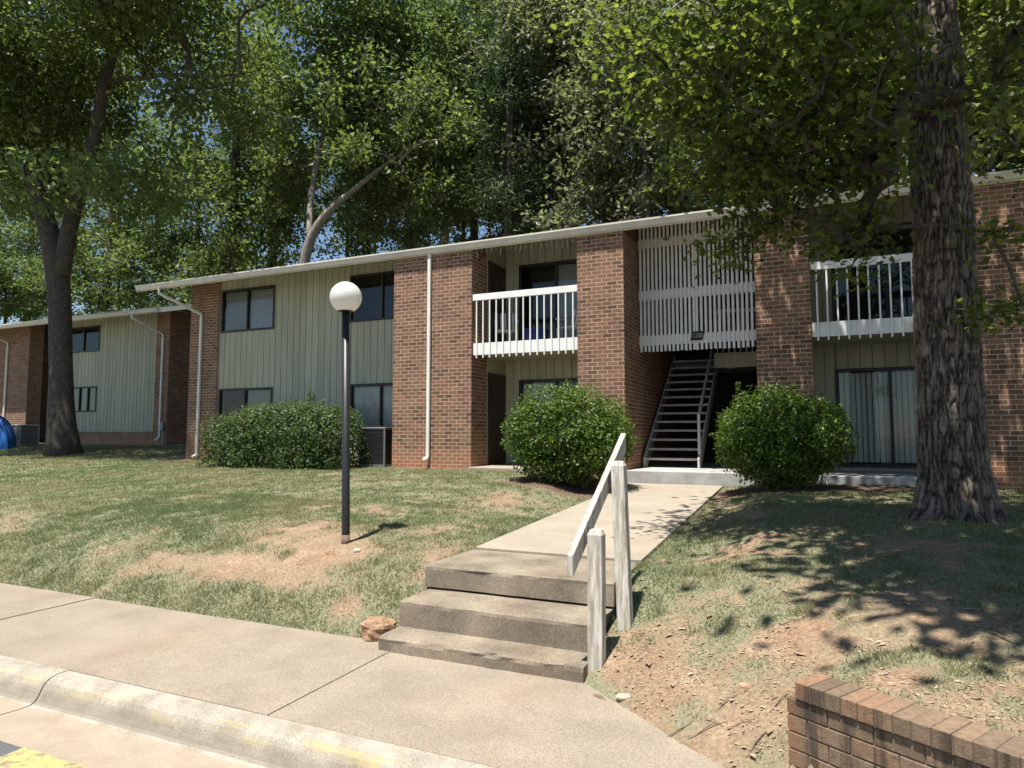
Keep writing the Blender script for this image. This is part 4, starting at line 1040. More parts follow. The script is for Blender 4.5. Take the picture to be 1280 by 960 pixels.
# ---- large oak beside the walkway
def big_oak():
    r = np.random.default_rng(11)
    B = pix_ground(1192, 652); bx, by = float(B[0]) + 0.05, float(B[1]) + 0.25; bz = float(G(bx, by))
    t = empty('oak_tree', (bx, by, bz), 'large oak with thick furrowed trunk in front of the shaded brick wall', 'tree')
    # trunk: fine mesh with real bark ridges
    na, nz = 300, 480; H = 7.0
    th = np.linspace(0, 2 * np.pi, na, endpoint=False); zz = np.linspace(-0.15, H, nz)
    TH, ZZ = np.meshgrid(th, zz)
    R = np.interp(ZZ, [-0.15, 0, 0.12, 0.35, 0.8, 1.8, 3.2, 5, 9], [0.42, 0.385, 0.35, 0.32, 0.298, 0.283, 0.268, 0.25, 0.20])
    root = np.exp(-np.clip(ZZ, 0, 9) / 0.28) * 0.075 * (np.cos(TH * 5 + 0.6) + 0.6 * np.cos(TH * 3 + 2.1))
    cx, sy = np.cos(TH), np.sin(TH)
    wx = (fbm(cx * 3, sy * 3, ZZ * 2.2, 3) - 0.5) * 0.5
    u = TH * 30 / (2 * np.pi) + wx * 5.0
    n1 = np.abs(vnoise(np.cos(TH + wx * .35) * 11, np.sin(TH + wx * .35) * 11, ZZ * 6.5) - 0.5) * 2
    n2 = np.abs(vnoise(np.cos(TH + wx * .3) * 21 + 7, np.sin(TH + wx * .3) * 23, ZZ * 17 + 3) - 0.5) * 2
    ridge = np.minimum(n1 * 1.5, 1.0) * 0.65 + np.minimum(n2 * 1.6, 1.0) * 0.35
    R = R + root + (ridge - 0.6) * 0.030 + (fbm(cx * 1.5, sy * 1.5, ZZ * 0.8, 3) - 0.5) * 0.05
    lean_x = np.interp(ZZ, [0, 1, 3, 6, 9], [0.0, 0.0, 0.03, -0.02, -0.10])
    V = np.stack([bx + lean_x + R * cx, by + R * sy, bz + ZZ], -1).reshape(-1, 3)
    i = np.arange(nz - 1)[:, None] * na + np.arange(na)[None]; j = np.arange(nz - 1)[:, None] * na + (np.arange(na)[None] + 1) % na
    F = np.stack([i, j, j + na, i + na], -1).reshape(-1, 4)
    me = mesh_np('trunk', V, F, None, True)
    ca = me.color_attributes.new('ridge', 'FLOAT_COLOR', 'POINT')
    rv = ridge.ravel(); ca.data.foreach_set('color', np.stack([rv, rv, rv, np.ones_like(rv)], 1).astype(np.float32).ravel())
    m = M_BARK.copy(); m.name = 'oak_bark_ridged'; nt = m.node_tree
    pr = [q for q in nt.nodes if q.type == 'BSDF_PRINCIPLED'][0]; at = [q for q in nt.nodes if q.type == 'ATTRIBUTE'][0]
    src = pr.inputs['Base Color'].links[0].from_socket
    mx = nt.nodes.new('ShaderNodeMix'); mx.data_type = 'RGBA'; mx.blend_type = 'MULTIPLY'; mx.inputs[0].default_value = 1.0
    rp = nt.nodes.new('ShaderNodeValToRGB'); rp.color_ramp.elements[0].position = 0.15; rp.color_ramp.elements[0].color = (0.22, 0.20, 0.19, 1); rp.color_ramp.elements[1].position = 0.7; rp.color_ramp.elements[1].color = (1.2, 1.2, 1.2, 1)
    nt.links.new(at.outputs['Color'], rp.inputs[0]); nt.links.new(src, mx.inputs[6]); nt.links.new(rp.outputs[0], mx.inputs[7]); nt.links.new(mx.outputs[2], pr.inputs['Base Color'])
    me.materials.append(m); obj('trunk', me, t)
    # crown: skirt of leaves low over the lawn, thick top above the frame
    tx = bx - 0.1
    trunk = [((tx, by, bz + h), 0.25) for h in np.linspace(2.2, 8.8, 14)]
    skirt = []
    def px(x, y, Y): q = aty(x, y, Y); return tuple(q)
    spots = []
    for (x, y, Y, n, rad) in OAK_SPOTS:
        c = np.array(px(x, y, Y))
        for _ in range(n): spots.append(c + r.normal(size=3) * rad * np.array([1, 1, 0.6]))
    spots = np.array(spots)
    def off_trunk(C, f):
        x_, y_, z_ = proj(C); return C[~((x_ > 1128) & (x_ < 1226) & (y_ < 340) & (z_ < 7.6) & (r.uniform(0, 1, len(C)) < f))]
    spots = off_trunk(spots, 0.75)
    top = sample_crown([(tx + 1.0, by - 0.1, bz + 8.2, 3.2, 3.4, 2.4), (tx + 1.9, by + 0.6, bz + 6.4, 2.3, 2.6, 1.3), (tx - 1.3, by + 3.3, bz + 7.9, 1.9, 1.5, 1.3, 14), (tx + 1.8, by + 3.2, bz + 7.9, 2.6, 1.7, 1.4, 22), (tx + 3.0, by - 2.2, bz + 8.0, 2.3, 2.2, 1.5, 20)], 200, r, 0.5)
    sh = []                                    # limbs reaching out over the lawn, high above the picture; they cast the broad shade
    for (x, y) in ((1230, 700), (1150, 676), (1262, 745), (1100, 660), (1275, 690), (1215, 722), (1280, 715), (1040, 645), (1250, 650), (1000, 632), (1130, 640), (960, 622), (1180, 620)):
        gp = pix_ground(x, y); h = r.uniform(6.6, 8.0)
        for _ in range(7): sh.append(gp - np.array(SUN_TRAVEL) * (h / -SUN_TRAVEL.z) + r.normal(size=3) * np.array([.30, .30, .35]))
    top = np.vstack([top, np.array(sh)])
    br, _ = grow_branches(trunk, np.vstack([spots, top]), r, minr=0.0065)
    br.build('limbs', M_BARK_D, t, True)['kind'] = 'stuff'
    def clump(C, per, sig, size, tm, name):
        C = np.repeat(C, per, 0); n = len(C); off = r.normal(size=(n, 3)) * sig * np.array([1, 1, .55]); P = C + off
        x_, y_, z_ = proj(P); k_ = ~((x_ > 1140) & (x_ < 1216) & (y_ > -50) & (y_ < 330) & (z_ < 7.5) & (r.uniform(0, 1, n) < .65)); P, off, n = P[k_], off[k_], int(k_.sum())
        N = r.normal(size=(n, 3)) * 0.6 + np.array([0, 0, 0.9])
        leaves(name, P, N, size, tm, M_LEAF_OAK, t, r, None, off + np.array([0, 0, -0.12]))
    clump(spots, 34, 0.18, 0.088, LEAF_OAK, 'crown')
    clump(top, 65, 0.40, 0.21, LEAF_Q, 'crown')
OAK_SPOTS = [  # where the photograph shows the sprays, at the depth of the crown
    (840, 60, 6.6, 12, .30), (870, 130, 6.4, 14, .28), (830, 150, 6.7, 8, .2), (900, 60, 6.3, 14, .32), (930, 160, 6.6, 16, .30), (960, 100, 6.2, 14, .32), (900, 210, 6.9, 10, .22), (860, 215, 7.2, 6, .2),
    (990, 180, 6.8, 16, .30), (1010, 60, 6.4, 14, .34), (1040, 130, 7.0, 16, .32), (960, 240, 7.4, 10, .24), (1000, 270, 7.2, 8, .20), (1040, 230, 7.3, 10, .26), (1080, 180, 6.9, 14, .30), (1085, 70, 6.6, 16, .36),
    (1110, 240, 7.0, 8, .18), (1080, 280, 7.5, 7, .15), (920, 300, 7.6, 6, .12), (890, 325, 7.6, 2, .07), (960, 290, 7.6, 6, .14), (1050, 310, 7.4, 5, .12), (1115, 120, 7.4, 10, .2), (1110, 50, 7.0, 8, .2), (1180, 190, 6.4, 3, .08),
    (1235, 60, 7.4, 12, .3), (1265, 20, 7.6, 18, .35), (1268, 110, 7.6, 10, .2), (1240, 130, 7.2, 6, .15), (1235, 150, 6.6, 5, .12), (1245, 200, 6.9, 4, .1), (1270, 385, 7.4, 4, .08), (1245, 395, 7.2, 2, .06), (1235, 300, 7.2, 3, .08), (1050, 345, 7.6, 2, .06), (1255, 290, 7.5, 3, .08),
    (850, 10, 6.2, 12, .35), (940, 10, 6.0, 14, .4), (1040, 0, 6.0, 14, .4), (1110, 10, 6.4, 5, .2)]
big_oak()

# ---- forked oak by the neighbouring building
def px3(x, y, Y): q = aty(x, y, Y); return [float(v) for v in q]
YT = 13.8
stem_a = [(*px3(80, 574, YT), .60), (*px3(79, 564, YT), .50), (*px3(78, 545, YT), .40), (*px3(77, 500, YT), .35), (*px3(76, 450, YT), .335), (*px3(75, 380, YT), .335), (*px3(70, 320, YT), .36), (*px3(56, 272, YT), .29), (*px3(40, 215, YT), .24), (*px3(28, 140, YT), .19), (*px3(20, 30, YT + .4), .11)]
stem_b = [(*px3(77, 345, YT), .25), (*px3(84, 295, YT + .1), .27), (*px3(95, 250, YT + .2), .22), (*px3(118, 180, YT + .3), .19), (*px3(132, 90, YT + .3), .18), (*px3(150, 40, YT + .3), .16), (*px3(185, 10, YT + .3), .13), (*px3(250, -60, YT + .5), .09)]
stem_c = [(*px3(130, 105, YT + .3), .09), (*px3(150, 96, YT + .2), .085), (*px3(178, 100, YT + .1), .075), (*px3(210, 90, YT), .06), (*px3(250, 98, YT), .045), (*px3(300, 92, YT), .03)]
def crown_ell(x, y, Y, rx, rz, ry=None, w=None):
    q = px3(x, y, Y); e = (q[0], q[1], q[2], rx, ry or rx, rz)
    return e + ((w,) if w else ())
make_tree('oak_tree', 'forked oak with a dark trunk standing on the lawn before the set back building', [stem_a, stem_b, stem_c],
          [crown_ell(30, 150, YT, 3.2, 2.0), crown_ell(100, 225, YT - 1.2, 2.5, 1.2), crown_ell(180, 215, YT, 2.0, 1.0), crown_ell(60, 40, YT, 3.5, 1.9), crown_ell(230, 30, YT, 2.8, 1.2), crown_ell(270, 130, YT + .5, 1.7, .8), crown_ell(10, 240, YT, 2.1, 1.2),
           crown_ell(60, -60, YT - 2.5, 5.0, 2.4, 3.2), crown_ell(190, -60, YT - 2.0, 5.0, 1.8, 3.2), crown_ell(60, 150, YT + 2.0, 4.2, 3.0, 1.6), crown_ell(-60, 100, YT - 2, 4, 2.4, 3)],
          480, 130, 0.22, M_LEAF_A, M_BARK_D, 21, 0.45, minr=0.011, nsides=18)

# ---- the wood behind the buildings
GRP = 'trees of the wood behind the apartment building'
def back_tree(px, Y, h, cr, z0, kind, seed, label, lean=(0, 0), rad=0.2, n=None, per=None, lsize=None, cat='tree'):
    q = aty(px, 300, Y); x = float(q[0]); zb = float(G(x, Y))
    lx, ly = lean
    stem = [(x, Y, zb - .2, rad * 1.5), (x + lx * .05, Y, zb + 0.8, rad), (x + lx * .5, Y + ly * .5, zb + h * .5, rad * .75), (x + lx, Y + ly, zb + h * .95, rad * .25)]
    lm, bm, tm = {'a': (M_LEAF_A, M_BARK_D, LEAF_Q), 'b': (M_LEAF_B, M_BARK_D, LEAF_Q), 'd': (M_LEAF_D, M_BARK_D, LEAF_Q), 'y': (M_LEAF_Y, M_BARK_D, LEAF_Q), 'p': (M_NEEDLE, M_BARK_D, LEAF_N)}[kind]
    cx, cy = x + lx * .7, Y + ly * .7; r = np.random.default_rng(seed)
    ells = []
    zc = z0
    while zc < h:
        f = (zc - z0) / max(1, h - z0); w = cr * (0.72 + 0.5 * math.sin(math.pi * min(1, f * 0.85 + 0.15))) * r.uniform(.8, 1.15)
        ells.append((cx + r.uniform(-.35, .35) * cr, cy + r.uniform(-.25, .25) * cr, zb + zc + r.uniform(-.3, .3), w * .8, w * .8, r.uniform(1.0, 1.7))); zc += 1.7
    make_tree('pine_tree' if kind == 'p' else 'tree', label, [stem], ells, n or 165, per or 105, lsize or 0.25, lm, bm, seed, 0.38, GRP, tm, minr=0.016, nsides=10, cat=cat)
WOOD = [  # px of the trunk, depth Y, height, crown radius, height where the crown starts, kind
    (-30, 24, 22, 4.5, 4, 'd'), (40, 28, 24, 4.8, 3, 'a'), (130, 25, 21, 4.4, 4, 'a'), (185, 33, 24, 4.5, 4, 'd'), (250, 27, 22, 4.0, 4, 'd'), (300, 23, 21, 3.6, 7, 'a'), (345, 34, 26, 4.5, 6, 'd'),
    (455, 29, 25, 4.0, 9, 'd'), (520, 25, 22, 3.6, 10, 'd'), (560, 36, 28, 4.5, 10, 'a'), (595, 29, 25, 3.6, 11, 'a'),
    (690, 36, 28, 4.6, 10, 'b'), (720, 26, 22, 3.8, 10.5, 'b'), (770, 30, 24, 4.2, 8.5, 'b'), (815, 24, 21, 3.6, 8, 'b'), (860, 32, 26, 4.6, 6, 'a'), (930, 27, 22, 4.2, 6, 'd'), (1010, 25, 21, 4, 6, 'a'), (1090, 29, 23, 4.5, 5, 'd'),
    (1180, 25, 21, 4, 6, 'b'), (1262, 22.5, 17, 3.4, 6, 'b'), (1330, 25, 20, 4.2, 5, 'a')]
KIND = {'a': 'mid green leafy tree', 'b': 'grey green willowy tree', 'd': 'deep green leafy tree'}
WHERE = ['at the far end of the wood past the blue shelter', 'behind the forked oak, deep in the wood', 'behind the set back building, above its upper window', 'deep in the wood above the set back roof corner', 'above the gap between the two buildings',
         'just behind the roof above the brick pillar with the bent downspout', 'deep in the wood behind the leaning pale tree', 'behind the leaning pale tree, above the siding bay', 'just behind the roof above the wide brick pillar', 'tallest and deep in the wood above the furnished balcony',
         'between the two nearest pine trunks and the wide pillar', 'deep in the wood behind the two thick pines', 'just behind the roof above the furnished balcony', 'behind the roof above the sunlit narrow pillar', 'just behind the roof above the slatted screen', 'deep in the wood behind the slatted screen',
         'behind the large oak crown, above the shaded pillar', 'just behind the large oak crown, above the shaded balcony', 'deep in the wood behind the large oak crown', 'just behind the trunk of the large oak', 'with the low crown above the shaded brick wall', 'past the shaded brick wall at the end of the wood']
for i, (px_, Y_, h_, cr_, z_, k_) in enumerate(WOOD):
    back_tree(px_, Y_, h_, cr_, z_, k_, 100 + i, KIND[k_] + ' ' + WHERE[i], rad=0.16 + 0.05 * ((i * 7) % 4), lean=(random.uniform(-1, 1), random.uniform(-.5, .5)))
PW = ['thick bare pine trunk above the furnished balcony', 'second thick bare pine trunk, beside the first, above the balcony', 'slim pine behind the lamp globe in the wood', 'slim pine behind the leaning pale tree base', 'slim pine above the sunlit narrow pillar', 'slim pine above the wide brick pillar', 'thin pine just beside the wide pillar, deep in the wood', 'thin pine deep in the wood between the thick pines and the wide pillar']
for i, (px_, Y_, h_) in enumerate(((632, 25, 23), (661, 27, 24), (436, 31, 25), (345, 28, 22), (706, 30, 24), (578, 31, 25), (470, 33, 25), (612, 34, 25))):
    back_tree(px_, Y_, h_, 2.3, 9.5 if i < 2 else 13, 'p', 300 + i, PW[i], lean=(random.uniform(-.5, .5), 0), rad=[.25, .22, .15, .15, .13, .14, .12, .12][i], n=100, per=100, lsize=0.32)
# leaning pale tree just behind the roof
Yl = 20.5
sa = [(*px3(376, 380, Yl), .27), (*px3(379, 330, Yl), .21), (*px3(386, 300, Yl), .19), (*px3(402, 270, Yl), .15), (*px3(425, 250, Yl + .3), .12), (*px3(455, 228, Yl + .6), .09), (*px3(480, 205, Yl + 1), .07), (*px3(515, 185, Yl + 1.6), .05)]
sb = [(*px3(386, 300, Yl), .12), (*px3(388, 250, Yl + .6), .12), (*px3(400, 180, Yl + 1.2), .10), (*px3(430, 90, Yl + 1.2), .08), (*px3(450, -20, Yl + 1), .07)]
make_tree('tree', 'leaning tree with a pale forked trunk just behind the roof', [sa, sb],
          [crown_ell(470, 130, Yl + 1, 2.6, 1.6), crown_ell(400, 90, Yl + 1, 2.6, 1.7), crown_ell(440, 10, Yl + 1, 3.0, 1.8), crown_ell(530, 150, Yl + .6, 1.8, 1.2), crown_ell(470, 190, Yl - .2, 1.5, .7), crown_ell(340, 160, Yl + 1, 2.0, 1.5), crown_ell(360, 230, Yl + 1.5, 1.6, 1.0), crown_ell(520, 230, Yl + 1.5, 1.2, .8), crown_ell(400, -90, Yl + 1, 3.5, 2)],
          280, 100, 0.24, M_LEAF_A, M_BARK_P, 77, 0.42, minr=0.016, nsides=12)
# pale young tree left of the forked oak
make_tree('young_tree', 'bright yellow green young tree beyond the set back building roof', [[(*px3(5, 470, 27), .12), (*px3(8, 330, 27), .08)]],
          [crown_ell(10, 365, 27, 2.0, 1.3), crown_ell(30, 385, 27, 1.2, .8), crown_ell(-20, 340, 27, 1.5, 1.2)], 70, 80, 0.19, M_LEAF_Y, M_BARK_D, 55, 0.40)
# far backdrop of the wood: one mass of foliage deep behind the trunks
def far_wood():
    r = np.random.default_rng(5); n = 26000
    a = r.uniform(-70, 40, n); d = r.uniform(40, 52, n); z = 2 + 9 * r.uniform(0, 1, n)
    keep = fbm(a * .35, z * .35, d * .2, 3) > 0.50
    P = np.stack([a, d, z], 1)[keep]
    N = r.normal(size=P.shape) + np.array([0, -.3, .6])
    o = leaves('forest', P, N, 0.5, LEAF_Q, M_LEAF_A, None, r)
    tag(o, 'dense far wood closing the view behind the tree trunks', 'forest', kind='stuff')
far_wood()

# ---- hedge and clipped shrubs
def shrub(name, label, cat, lobes, n_out, n_in, size, mat, seed, stems, sprigs=(), group=None, boxy=2.0, cut=None):
    """lobes = (cx,cy,cz,rx,ry,rz) superellipsoids; leaves on and under the surface, real stems inside"""
    r = np.random.default_rng(seed)
    base = (lobes[0][0], lobes[0][1], float(G(lobes[0][0], lobes[0][1])))
    t = empty(name, base, label, cat, group)
    L = np.array(lobes); w = (L[:, 3] * L[:, 4] + L[:, 4] * L[:, 5] + L[:, 3] * L[:, 5]); w /= w.sum()
    def samp(n, lo, hi):
        k = r.choice(len(L), n, p=w); d = r.normal(size=(n, 3)); d /= np.linalg.norm(d, axis=1, keepdims=True)
        s = (np.abs(d) ** boxy).sum(1) ** (-1 / boxy); d2 = d * s[:, None]
        lump = 1 + 0.36 * (fbm(d[:, 0] * 2.6 + k * 3, d[:, 1] * 2.6, d[:, 2] * 2.6 + seed, 3) - 0.5) * 2 + 0.10 * (vnoise(d[:, 0] * 11, d[:, 1] * 11, d[:, 2] * 11 + k) - .5) * 2
        rad = r.uniform(lo, hi, n) * lump
        return L[k, :3] + d2 * rad[:, None] * L[k, 3:6], d2 * np.array([1, 1, 1]) / L[k, 3:6] , k
    P, N, k = samp(n_out, 0.88, 1.03)
    inside = np.zeros(len(P), bool)
    for j in range(len(L)):
        q = (np.abs((P - L[j, :3]) / L[j, 3:6]) ** boxy).sum(1) ** (1 / boxy); inside |= (q < 0.80) & (k != j)
    hole = fbm(P[:, 0] * 5.5, P[:, 1] * 5.5, P[:, 2] * 5.5 + seed, 3) + r.normal(size=len(P)) * .05 < 0.40
    P, N = P[~inside & ~hole], N[~inside & ~hole]
    N = N / np.linalg.norm(N, axis=1, keepdims=True) * 0.7 + r.normal(size=N.shape) * 0.55 + np.array([0, 0, .45])
    Pi, Ni, _ = samp(n_in, 0.45, 0.88)
    Ni = r.normal(size=Pi.shape) + np.array([0, 0, .4])
    sp = []; sprigs = list(sprigs)
    for q in range(26):
        dd = r.normal(size=3); dd[2] = abs(dd[2]) * .8 + .25; dd /= np.linalg.norm(dd); k0 = L[r.integers(len(L) - (1 if len(L) > 3 else 0))]
        pp = k0[:3] + dd * (np.abs(dd) ** boxy).sum() ** (-1 / boxy) * k0[3:6] * .97; sprigs.append((pp[0], pp[1], pp[2] - .02, r.uniform(.07, .2)))
    for (sx, sy, sz, h) in sprigs:
        m = int(h * 130); f = r.uniform(0, 1, m); sp.append(np.stack([sx + r.normal(size=m) * .05 * (1.2 - f), sy + r.normal(size=m) * .05 * (1.2 - f), sz + f * h], 1))
    Pall = np.vstack([P] + sp); Nall = np.vstack([N] + [r.normal(size=s.shape) + np.array([0, 0, .5]) for s in sp])
    ok = Pall[:, 2] > G(Pall[:, 0], Pall[:, 1]) + 0.03
    leaves('foliage', Pall[ok], Nall[ok], size, LEAF_Q, mat, t, r)
    ok = Pi[:, 2] > G(Pi[:, 0], Pi[:, 1]) + 0.04
    leaves('foliage', Pi[ok], Ni[ok], size * 1.7, LEAF_Q, mat, t, r)
    b = MB()
    for (x, y) in stems:
        z = float(G(x, y)); c = L[np.argmin(np.hypot(L[:, 0] - x, L[:, 1] - y))]
        for q in range(5):
            e = (c[0] + r.uniform(-.75, .75) * c[3], c[1] + r.uniform(-.75, .75) * c[4], c[2] + r.uniform(0, .7) * c[5])
            m = (x + (e[0] - x) * .35 + r.normal() * .04, y + (e[1] - y) * .35 + r.normal() * .04, z + (e[2] - z) * .5)
            b.tube([(x + r.normal() * .04, y + r.normal() * .04, z - .05), m, e], [.022, .016, .006], 6)
    for (sx, sy, sz, h) in sprigs: b.tube([(sx, sy, sz - .3), (sx, sy, sz + h)], [.008, .003], 5)
    b.build('stems', M_TWIG, t, True)['kind'] = 'stuff'
    return t
g0 = lambda x, y: float(G(x, y))
shrub('hedge', 'long clipped dark green hedge in front of the siding windows', 'hedge',
      [(-11.1, 12.0, g0(-11.1, 12) + .62, 1.85, .72, .80), (-12.4, 11.95, g0(-12.4, 12) + .52, 1.10, .70, .66), (-10.05, 12.0, g0(-10.05, 12) + .58, .95, .70, .76)],
      30000, 9000, 0.062, M_LEAF_H, 31, [(-12.7, 12), (-11.9, 12), (-11.1, 12), (-10.4, 12), (-9.9, 12)], [(-10.75, 12.3, 2.2, .42), (-10.5, 12.2, 2.1, .5), (-10.62, 12.2, 2.15, .55), (-10.4, 12.35, 2.15, .3), (-12.6, 12.2, 1.95, .35), (-12.3, 12.25, 2.0, .25)], boxy=3.0)
shrub('shrub', 'rounded bright green shrub on mulch beside the sunlit narrow brick pillar', 'shrub',
      [(-3.85, 11.05, g0(-3.85, 11.05) + .92, 0.98, .90, .76), (-3.5, 11.0, g0(-3.5, 11) + .84, .74, .80, .60), (-4.2, 11.0, g0(-4.2, 11) + .80, .72, .78, .56), (-3.85, 11.0, g0(-3.85, 11) + .5, .85, .75, .5)],
      26000, 9000, 0.060, M_LEAF_S, 32, [(-3.85, 11.05), (-3.55, 10.95), (-4.15, 11.0)], [(-3.95, 11.1, 2.35, .22), (-3.87, 11.05, 2.4, .2), (-3.3, 11.0, 2.1, .16)], boxy=2.4)
shrub('shrub', 'rounded dark green shrub in tree shade in front of the shaded brick pillar', 'shrub',
      [(-0.42, 11.2, g0(-.42, 11.2) + .90, .86, .82, .66), (-0.12, 11.2, g0(-.1, 11.2) + .78, .68, .70, .54), (-0.70, 11.15, g0(-.75, 11.2) + .76, .66, .70, .56), (-0.4, 11.1, g0(-.4, 11.1) + .42, .6, .55, .42)],
      24000, 8000, 0.060, M_LEAF_S, 33, [(-0.5, 11.15), (-0.25, 11.15), (-0.62, 11.1)], [(-1.05, 11.3, 2.0, .5), (-0.98, 11.3, 2.0, .35)], boxy=2.3)

# ---- grass blades and leaf litter
def grass():
    r = np.random.default_rng(3)
    def scatter(x0, x1, y0, y1, n, hmin, hmax, width, name, thin=1.0):
        x = r.uniform(x0, x1, n); y = r.uniform(y0, y1, n)
        g, st, mu = grass_mask(x, y)
        edge_ok = ~((x > WX0 + .01) & (x < WX1 - .01) & (y < 12.4)) & ~((y < 4.56) & (x < -1.4))
        s = (x + 1.39) * 0.625 + (y - 4.34) * 0.78
        edge_ok &= ~((x >= -1.45) & (s < 0.12)) & ~((y > 12.25) & (x > -8.4) & (x < 4.5)) & ~((y > 12.9) & (x > -16))
        wt = (x - A_W[0]) * N_W[0] + (y - A_W[1]) * N_W[1]; wl = (x - A_W[0]) * D_W[0] + (y - A_W[1]) * D_W[1]
        edge_ok &= ~((wt < 0.24) & (wl > -0.1))
        keep = edge_ok & (r.uniform(0, 1, n) < np.clip((g - 0.16) * 1.35, 0, 1) * thin)
        x, y, g = x[keep], y[keep], g[keep]; m = len(x); z = G(x, y)
        h = r.uniform(hmin, hmax, m) * (0.55 + 0.6 * g) * (0.7 + 0.7 * vnoise(x * 4, y * 4, 7)); a = r.uniform(0, 2 * np.pi, m); w = width * r.uniform(.7, 1.4, m)
        bend = h * r.uniform(.3, 1.3, m); b2_ = r.uniform(0, 2 * np.pi, m)
        p = np.stack([x, y, z - .004], 1); sd = np.stack([np.cos(a) * w, np.sin(a) * w, 0 * w], 1)
        tip = p + np.stack([np.cos(b2_) * bend, np.sin(b2_) * bend, h], 1)
        V = np.stack([p - sd, p + sd, tip], 1).reshape(-1, 3); F = np.arange(3 * m, dtype=np.int32).reshape(-1, 3)
        tag(obj(name, mesh_np(name, V, F, M_GRASS)), None, None, None, 'stuff')
        return bpy.data.objects[-1] if False else None
    scatter(-9.5, 4.5, 4.4, 8.0, 300000, .010, .034, .0032, 'grass')
    scatter(-16, 4.5, 8.0, 12.6, 190000, .014, .040, .0050, 'grass')
    scatter(-16, -3.1, 4.55, 8.0, 130000, .012, .036, .0042, 'grass')
    scatter(-40, -16, 4.55, 16.5, 180000, .02, .045, .009, 'grass')
    scatter(-1.4, 4.5, 2.7, 4.4, 60000, .012, .038, .003, 'grass')
    # taller clumps
    m0 = 1700; tx_ = r.uniform(-11, 4.2, m0); ty_ = 4.6 + 7.4 * r.uniform(0, 1, m0) ** 1.4; g_, _, mu_ = grass_mask(tx_, ty_)
    s_ = (tx_ + 1.39) * 0.625 + (ty_ - 4.34) * 0.78; wt_ = (tx_ - A_W[0]) * N_W[0] + (ty_ - A_W[1]) * N_W[1]
    ok = (g_ > .3) & ~((tx_ > WX0 - .03) & (tx_ < WX1 + .03)) & ((tx_ < -1.4) | ((s_ > .2) & (wt_ > .3)))
    tx_, ty_ = tx_[ok], ty_[ok]; nb = 34; cx_ = np.repeat(tx_, nb) + r.normal(size=len(tx_) * nb) * .035; cy_ = np.repeat(ty_, nb) + r.normal(size=len(tx_) * nb) * .035
    hh = r.uniform(.02, .06, len(cx_)); ang = r.uniform(0, 2 * np.pi, len(cx_)); a2 = r.uniform(0, 2 * np.pi, len(cx_)); w_ = .0032 * r.uniform(.7, 1.4, len(cx_))
    p = np.stack([cx_, cy_, G(cx_, cy_) - .004], 1); sd = np.stack([np.cos(ang) * w_, np.sin(ang) * w_, 0 * w_], 1); tip = p + np.stack([np.cos(a2) * hh * .6, np.sin(a2) * hh * .6, hh], 1)
    obj('grass', mesh_np('grass', np.stack([p - sd, p + sd, tip], 1).reshape(-1, 3), np.arange(3 * len(p), dtype=np.int32).reshape(-1, 3), M_GRASS))["kind"] = 'stuff'
    labs = ['short patchy grass of the lawn around the steps and lamp post', 'grass of the lawn running up to the building walls', 'ragged grass along the edge of the sidewalk', 'grass beneath the forked oak and the set back building', 'thin grass on the soil behind the garden wall', 'taller tufts of grass dotted over the lawn']
    for o, lb in zip([o for o in scene.objects if o.name.split('.')[0] == 'grass'], labs): tag(o, lb, 'grass')
grass()
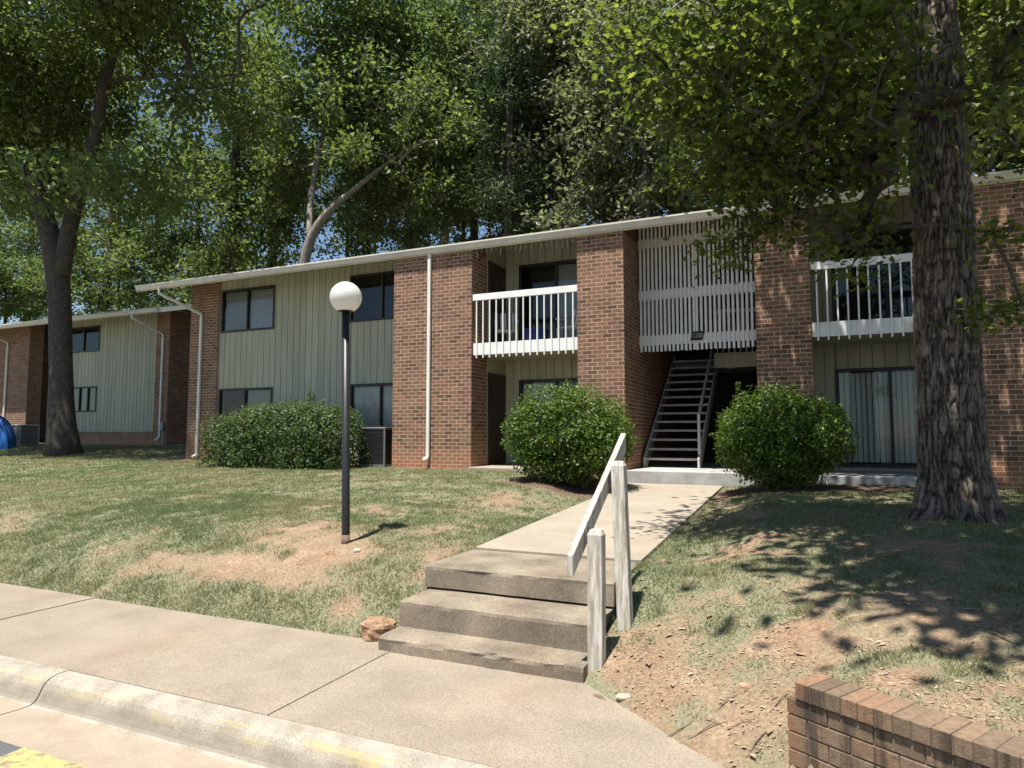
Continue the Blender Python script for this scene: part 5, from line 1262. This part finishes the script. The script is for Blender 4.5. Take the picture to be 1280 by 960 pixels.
def litter():
    r = np.random.default_rng(4)
    P, S = [], []
    def put(x0, x1, y0, y1, n, size, cond=None):
        x = r.uniform(x0, x1, n); y = r.uniform(y0, y1, n); g, st, mu = grass_mask(x, y)
        s = (x + 1.39) * 0.625 + (y - 4.34) * 0.78
        wt = (x - A_W[0]) * N_W[0] + (y - A_W[1]) * N_W[1]; wl = (x - A_W[0]) * D_W[0] + (y - A_W[1]) * D_W[1]
        k = ~((x > WX0) & (x < WX1 + .03) & (y < 12.4)) & ~((x > -1.45) & (s < 0.03)) & ~((wt < 0.24) & (wl > -.1)) & (y > 4.58 - (x > -1.4) * 3) & (r.uniform(0, 1, n) < np.clip(1.15 - g * 0.9, .08, 1)) & (fbm(x * 1.7, y * 1.7, 4.0) > .36)
        k &= ~((y > 12.2) & (x > -8.5))
        x, y = x[k], y[k]; P.append(np.stack([x, y, G(x, y) + .002], 1)); S.append(size * r.uniform(.6, 1.3, len(x)))
    put(-1.4, 4.5, 3.0, 11.0, 2600, .055); put(-1.4, 4.5, 2.6, 12.3, 20000, .028); put(-1.4, 3.0, 3.0, 6.5, 14000, .020); put(-8, -3.1, 4.6, 12.2, 6000, .022); put(-4.8, -2.9, 9.9, 11.6, 2500, .035)
    P = np.vstack(P); S = np.concatenate(S)
    N = r.normal(size=P.shape) * .35 + np.array([0, 0, 5.0])
    o = leaves('leaf_litter', P, N, 1.0, LEAF_Q, M_LITTER, None, r)
    # apply sizes
    me = o.data; co = np.empty(len(me.vertices) * 3, np.float32); me.vertices.foreach_get('co', co); co = co.reshape(-1, 4, 3)
    co = P[:, None].astype(np.float32) + (co - P[:, None].astype(np.float32)) * S[:, None, None].astype(np.float32)
    me.vertices.foreach_set('co', co.ravel()); me.update()
    tag(o, 'fallen brown leaves and straw scattered over the bare soil', 'leaf litter', kind='stuff')
litter()
# twigs and chips on the soil
TW = [((1020 - 0, 905), 0), ]
def twig(px, py, L, ang, rad, label, mat=None, curve=.05):
    p = pix_ground(px, py); r = np.random.default_rng(int(px * 3 + py)); n = 6; pts = []
    for i in range(n):
        f = i / (n - 1) - .5; x = p[0] + math.cos(ang) * L * f + math.sin(ang) * curve * L * math.sin(f * 3); y = p[1] + math.sin(ang) * L * f + math.cos(ang) * curve * L * math.sin(f * 3)
        pts.append((x, y, float(G(x, y)) + rad * .8 + (.012 if i in (2, 3) else 0)))
    o = MB().tube(pts, [rad * .5, rad, rad * .95, rad, rad * .8, rad * .4], 6).build('twig', mat or M_TWIG, None, True)
    tag(o, label, 'twig', 'dead twigs on the bare soil'); return o
for (a, b_, L, an, rd) in ((842, 920, .22, .5, .007), (885, 912, .20, .25, .006), (893, 905, .14, -.6, .005), (908, 880, .16, .9, .006), (948, 930, .18, 1.1, .007), (930, 905, .12, .3, .005), (1180, 812, .20, -.7, .006), (1250, 800, .22, -.9, .008), (990, 780, .16, .3, .005), (975, 880, .17, 1.0, .006)):
    twig(a, b_, L, an, rd * .6, 'thin dead twig lying on the bare soil near the garden wall')
o = twig(748, 876, .17, -.55, .016, 'thick splintered stick lying at the sidewalk edge below the handrail'); del o["group"]
make_rock('stone', tuple(pix_ground(779, 874) + np.array([0, 0, .012])), (.055, .03, .026), 8.1, 'small pale stone at the sidewalk edge below the handrail', mat=M_CHIP, rot=.4)
make_rock('stone', tuple(pix_ground(932, 862) + np.array([0, 0, .012])), (.045, .035, .03), 5.1, 'small red clay stone on the bare soil near the garden wall', rot=.4)
make_rock('stone', tuple(pix_ground(447, 690) + np.array([0, 0, .012])), (.05, .04, .03), 6.4, 'small pale stone in the grass beside the lamp post', mat=M_CHIP)
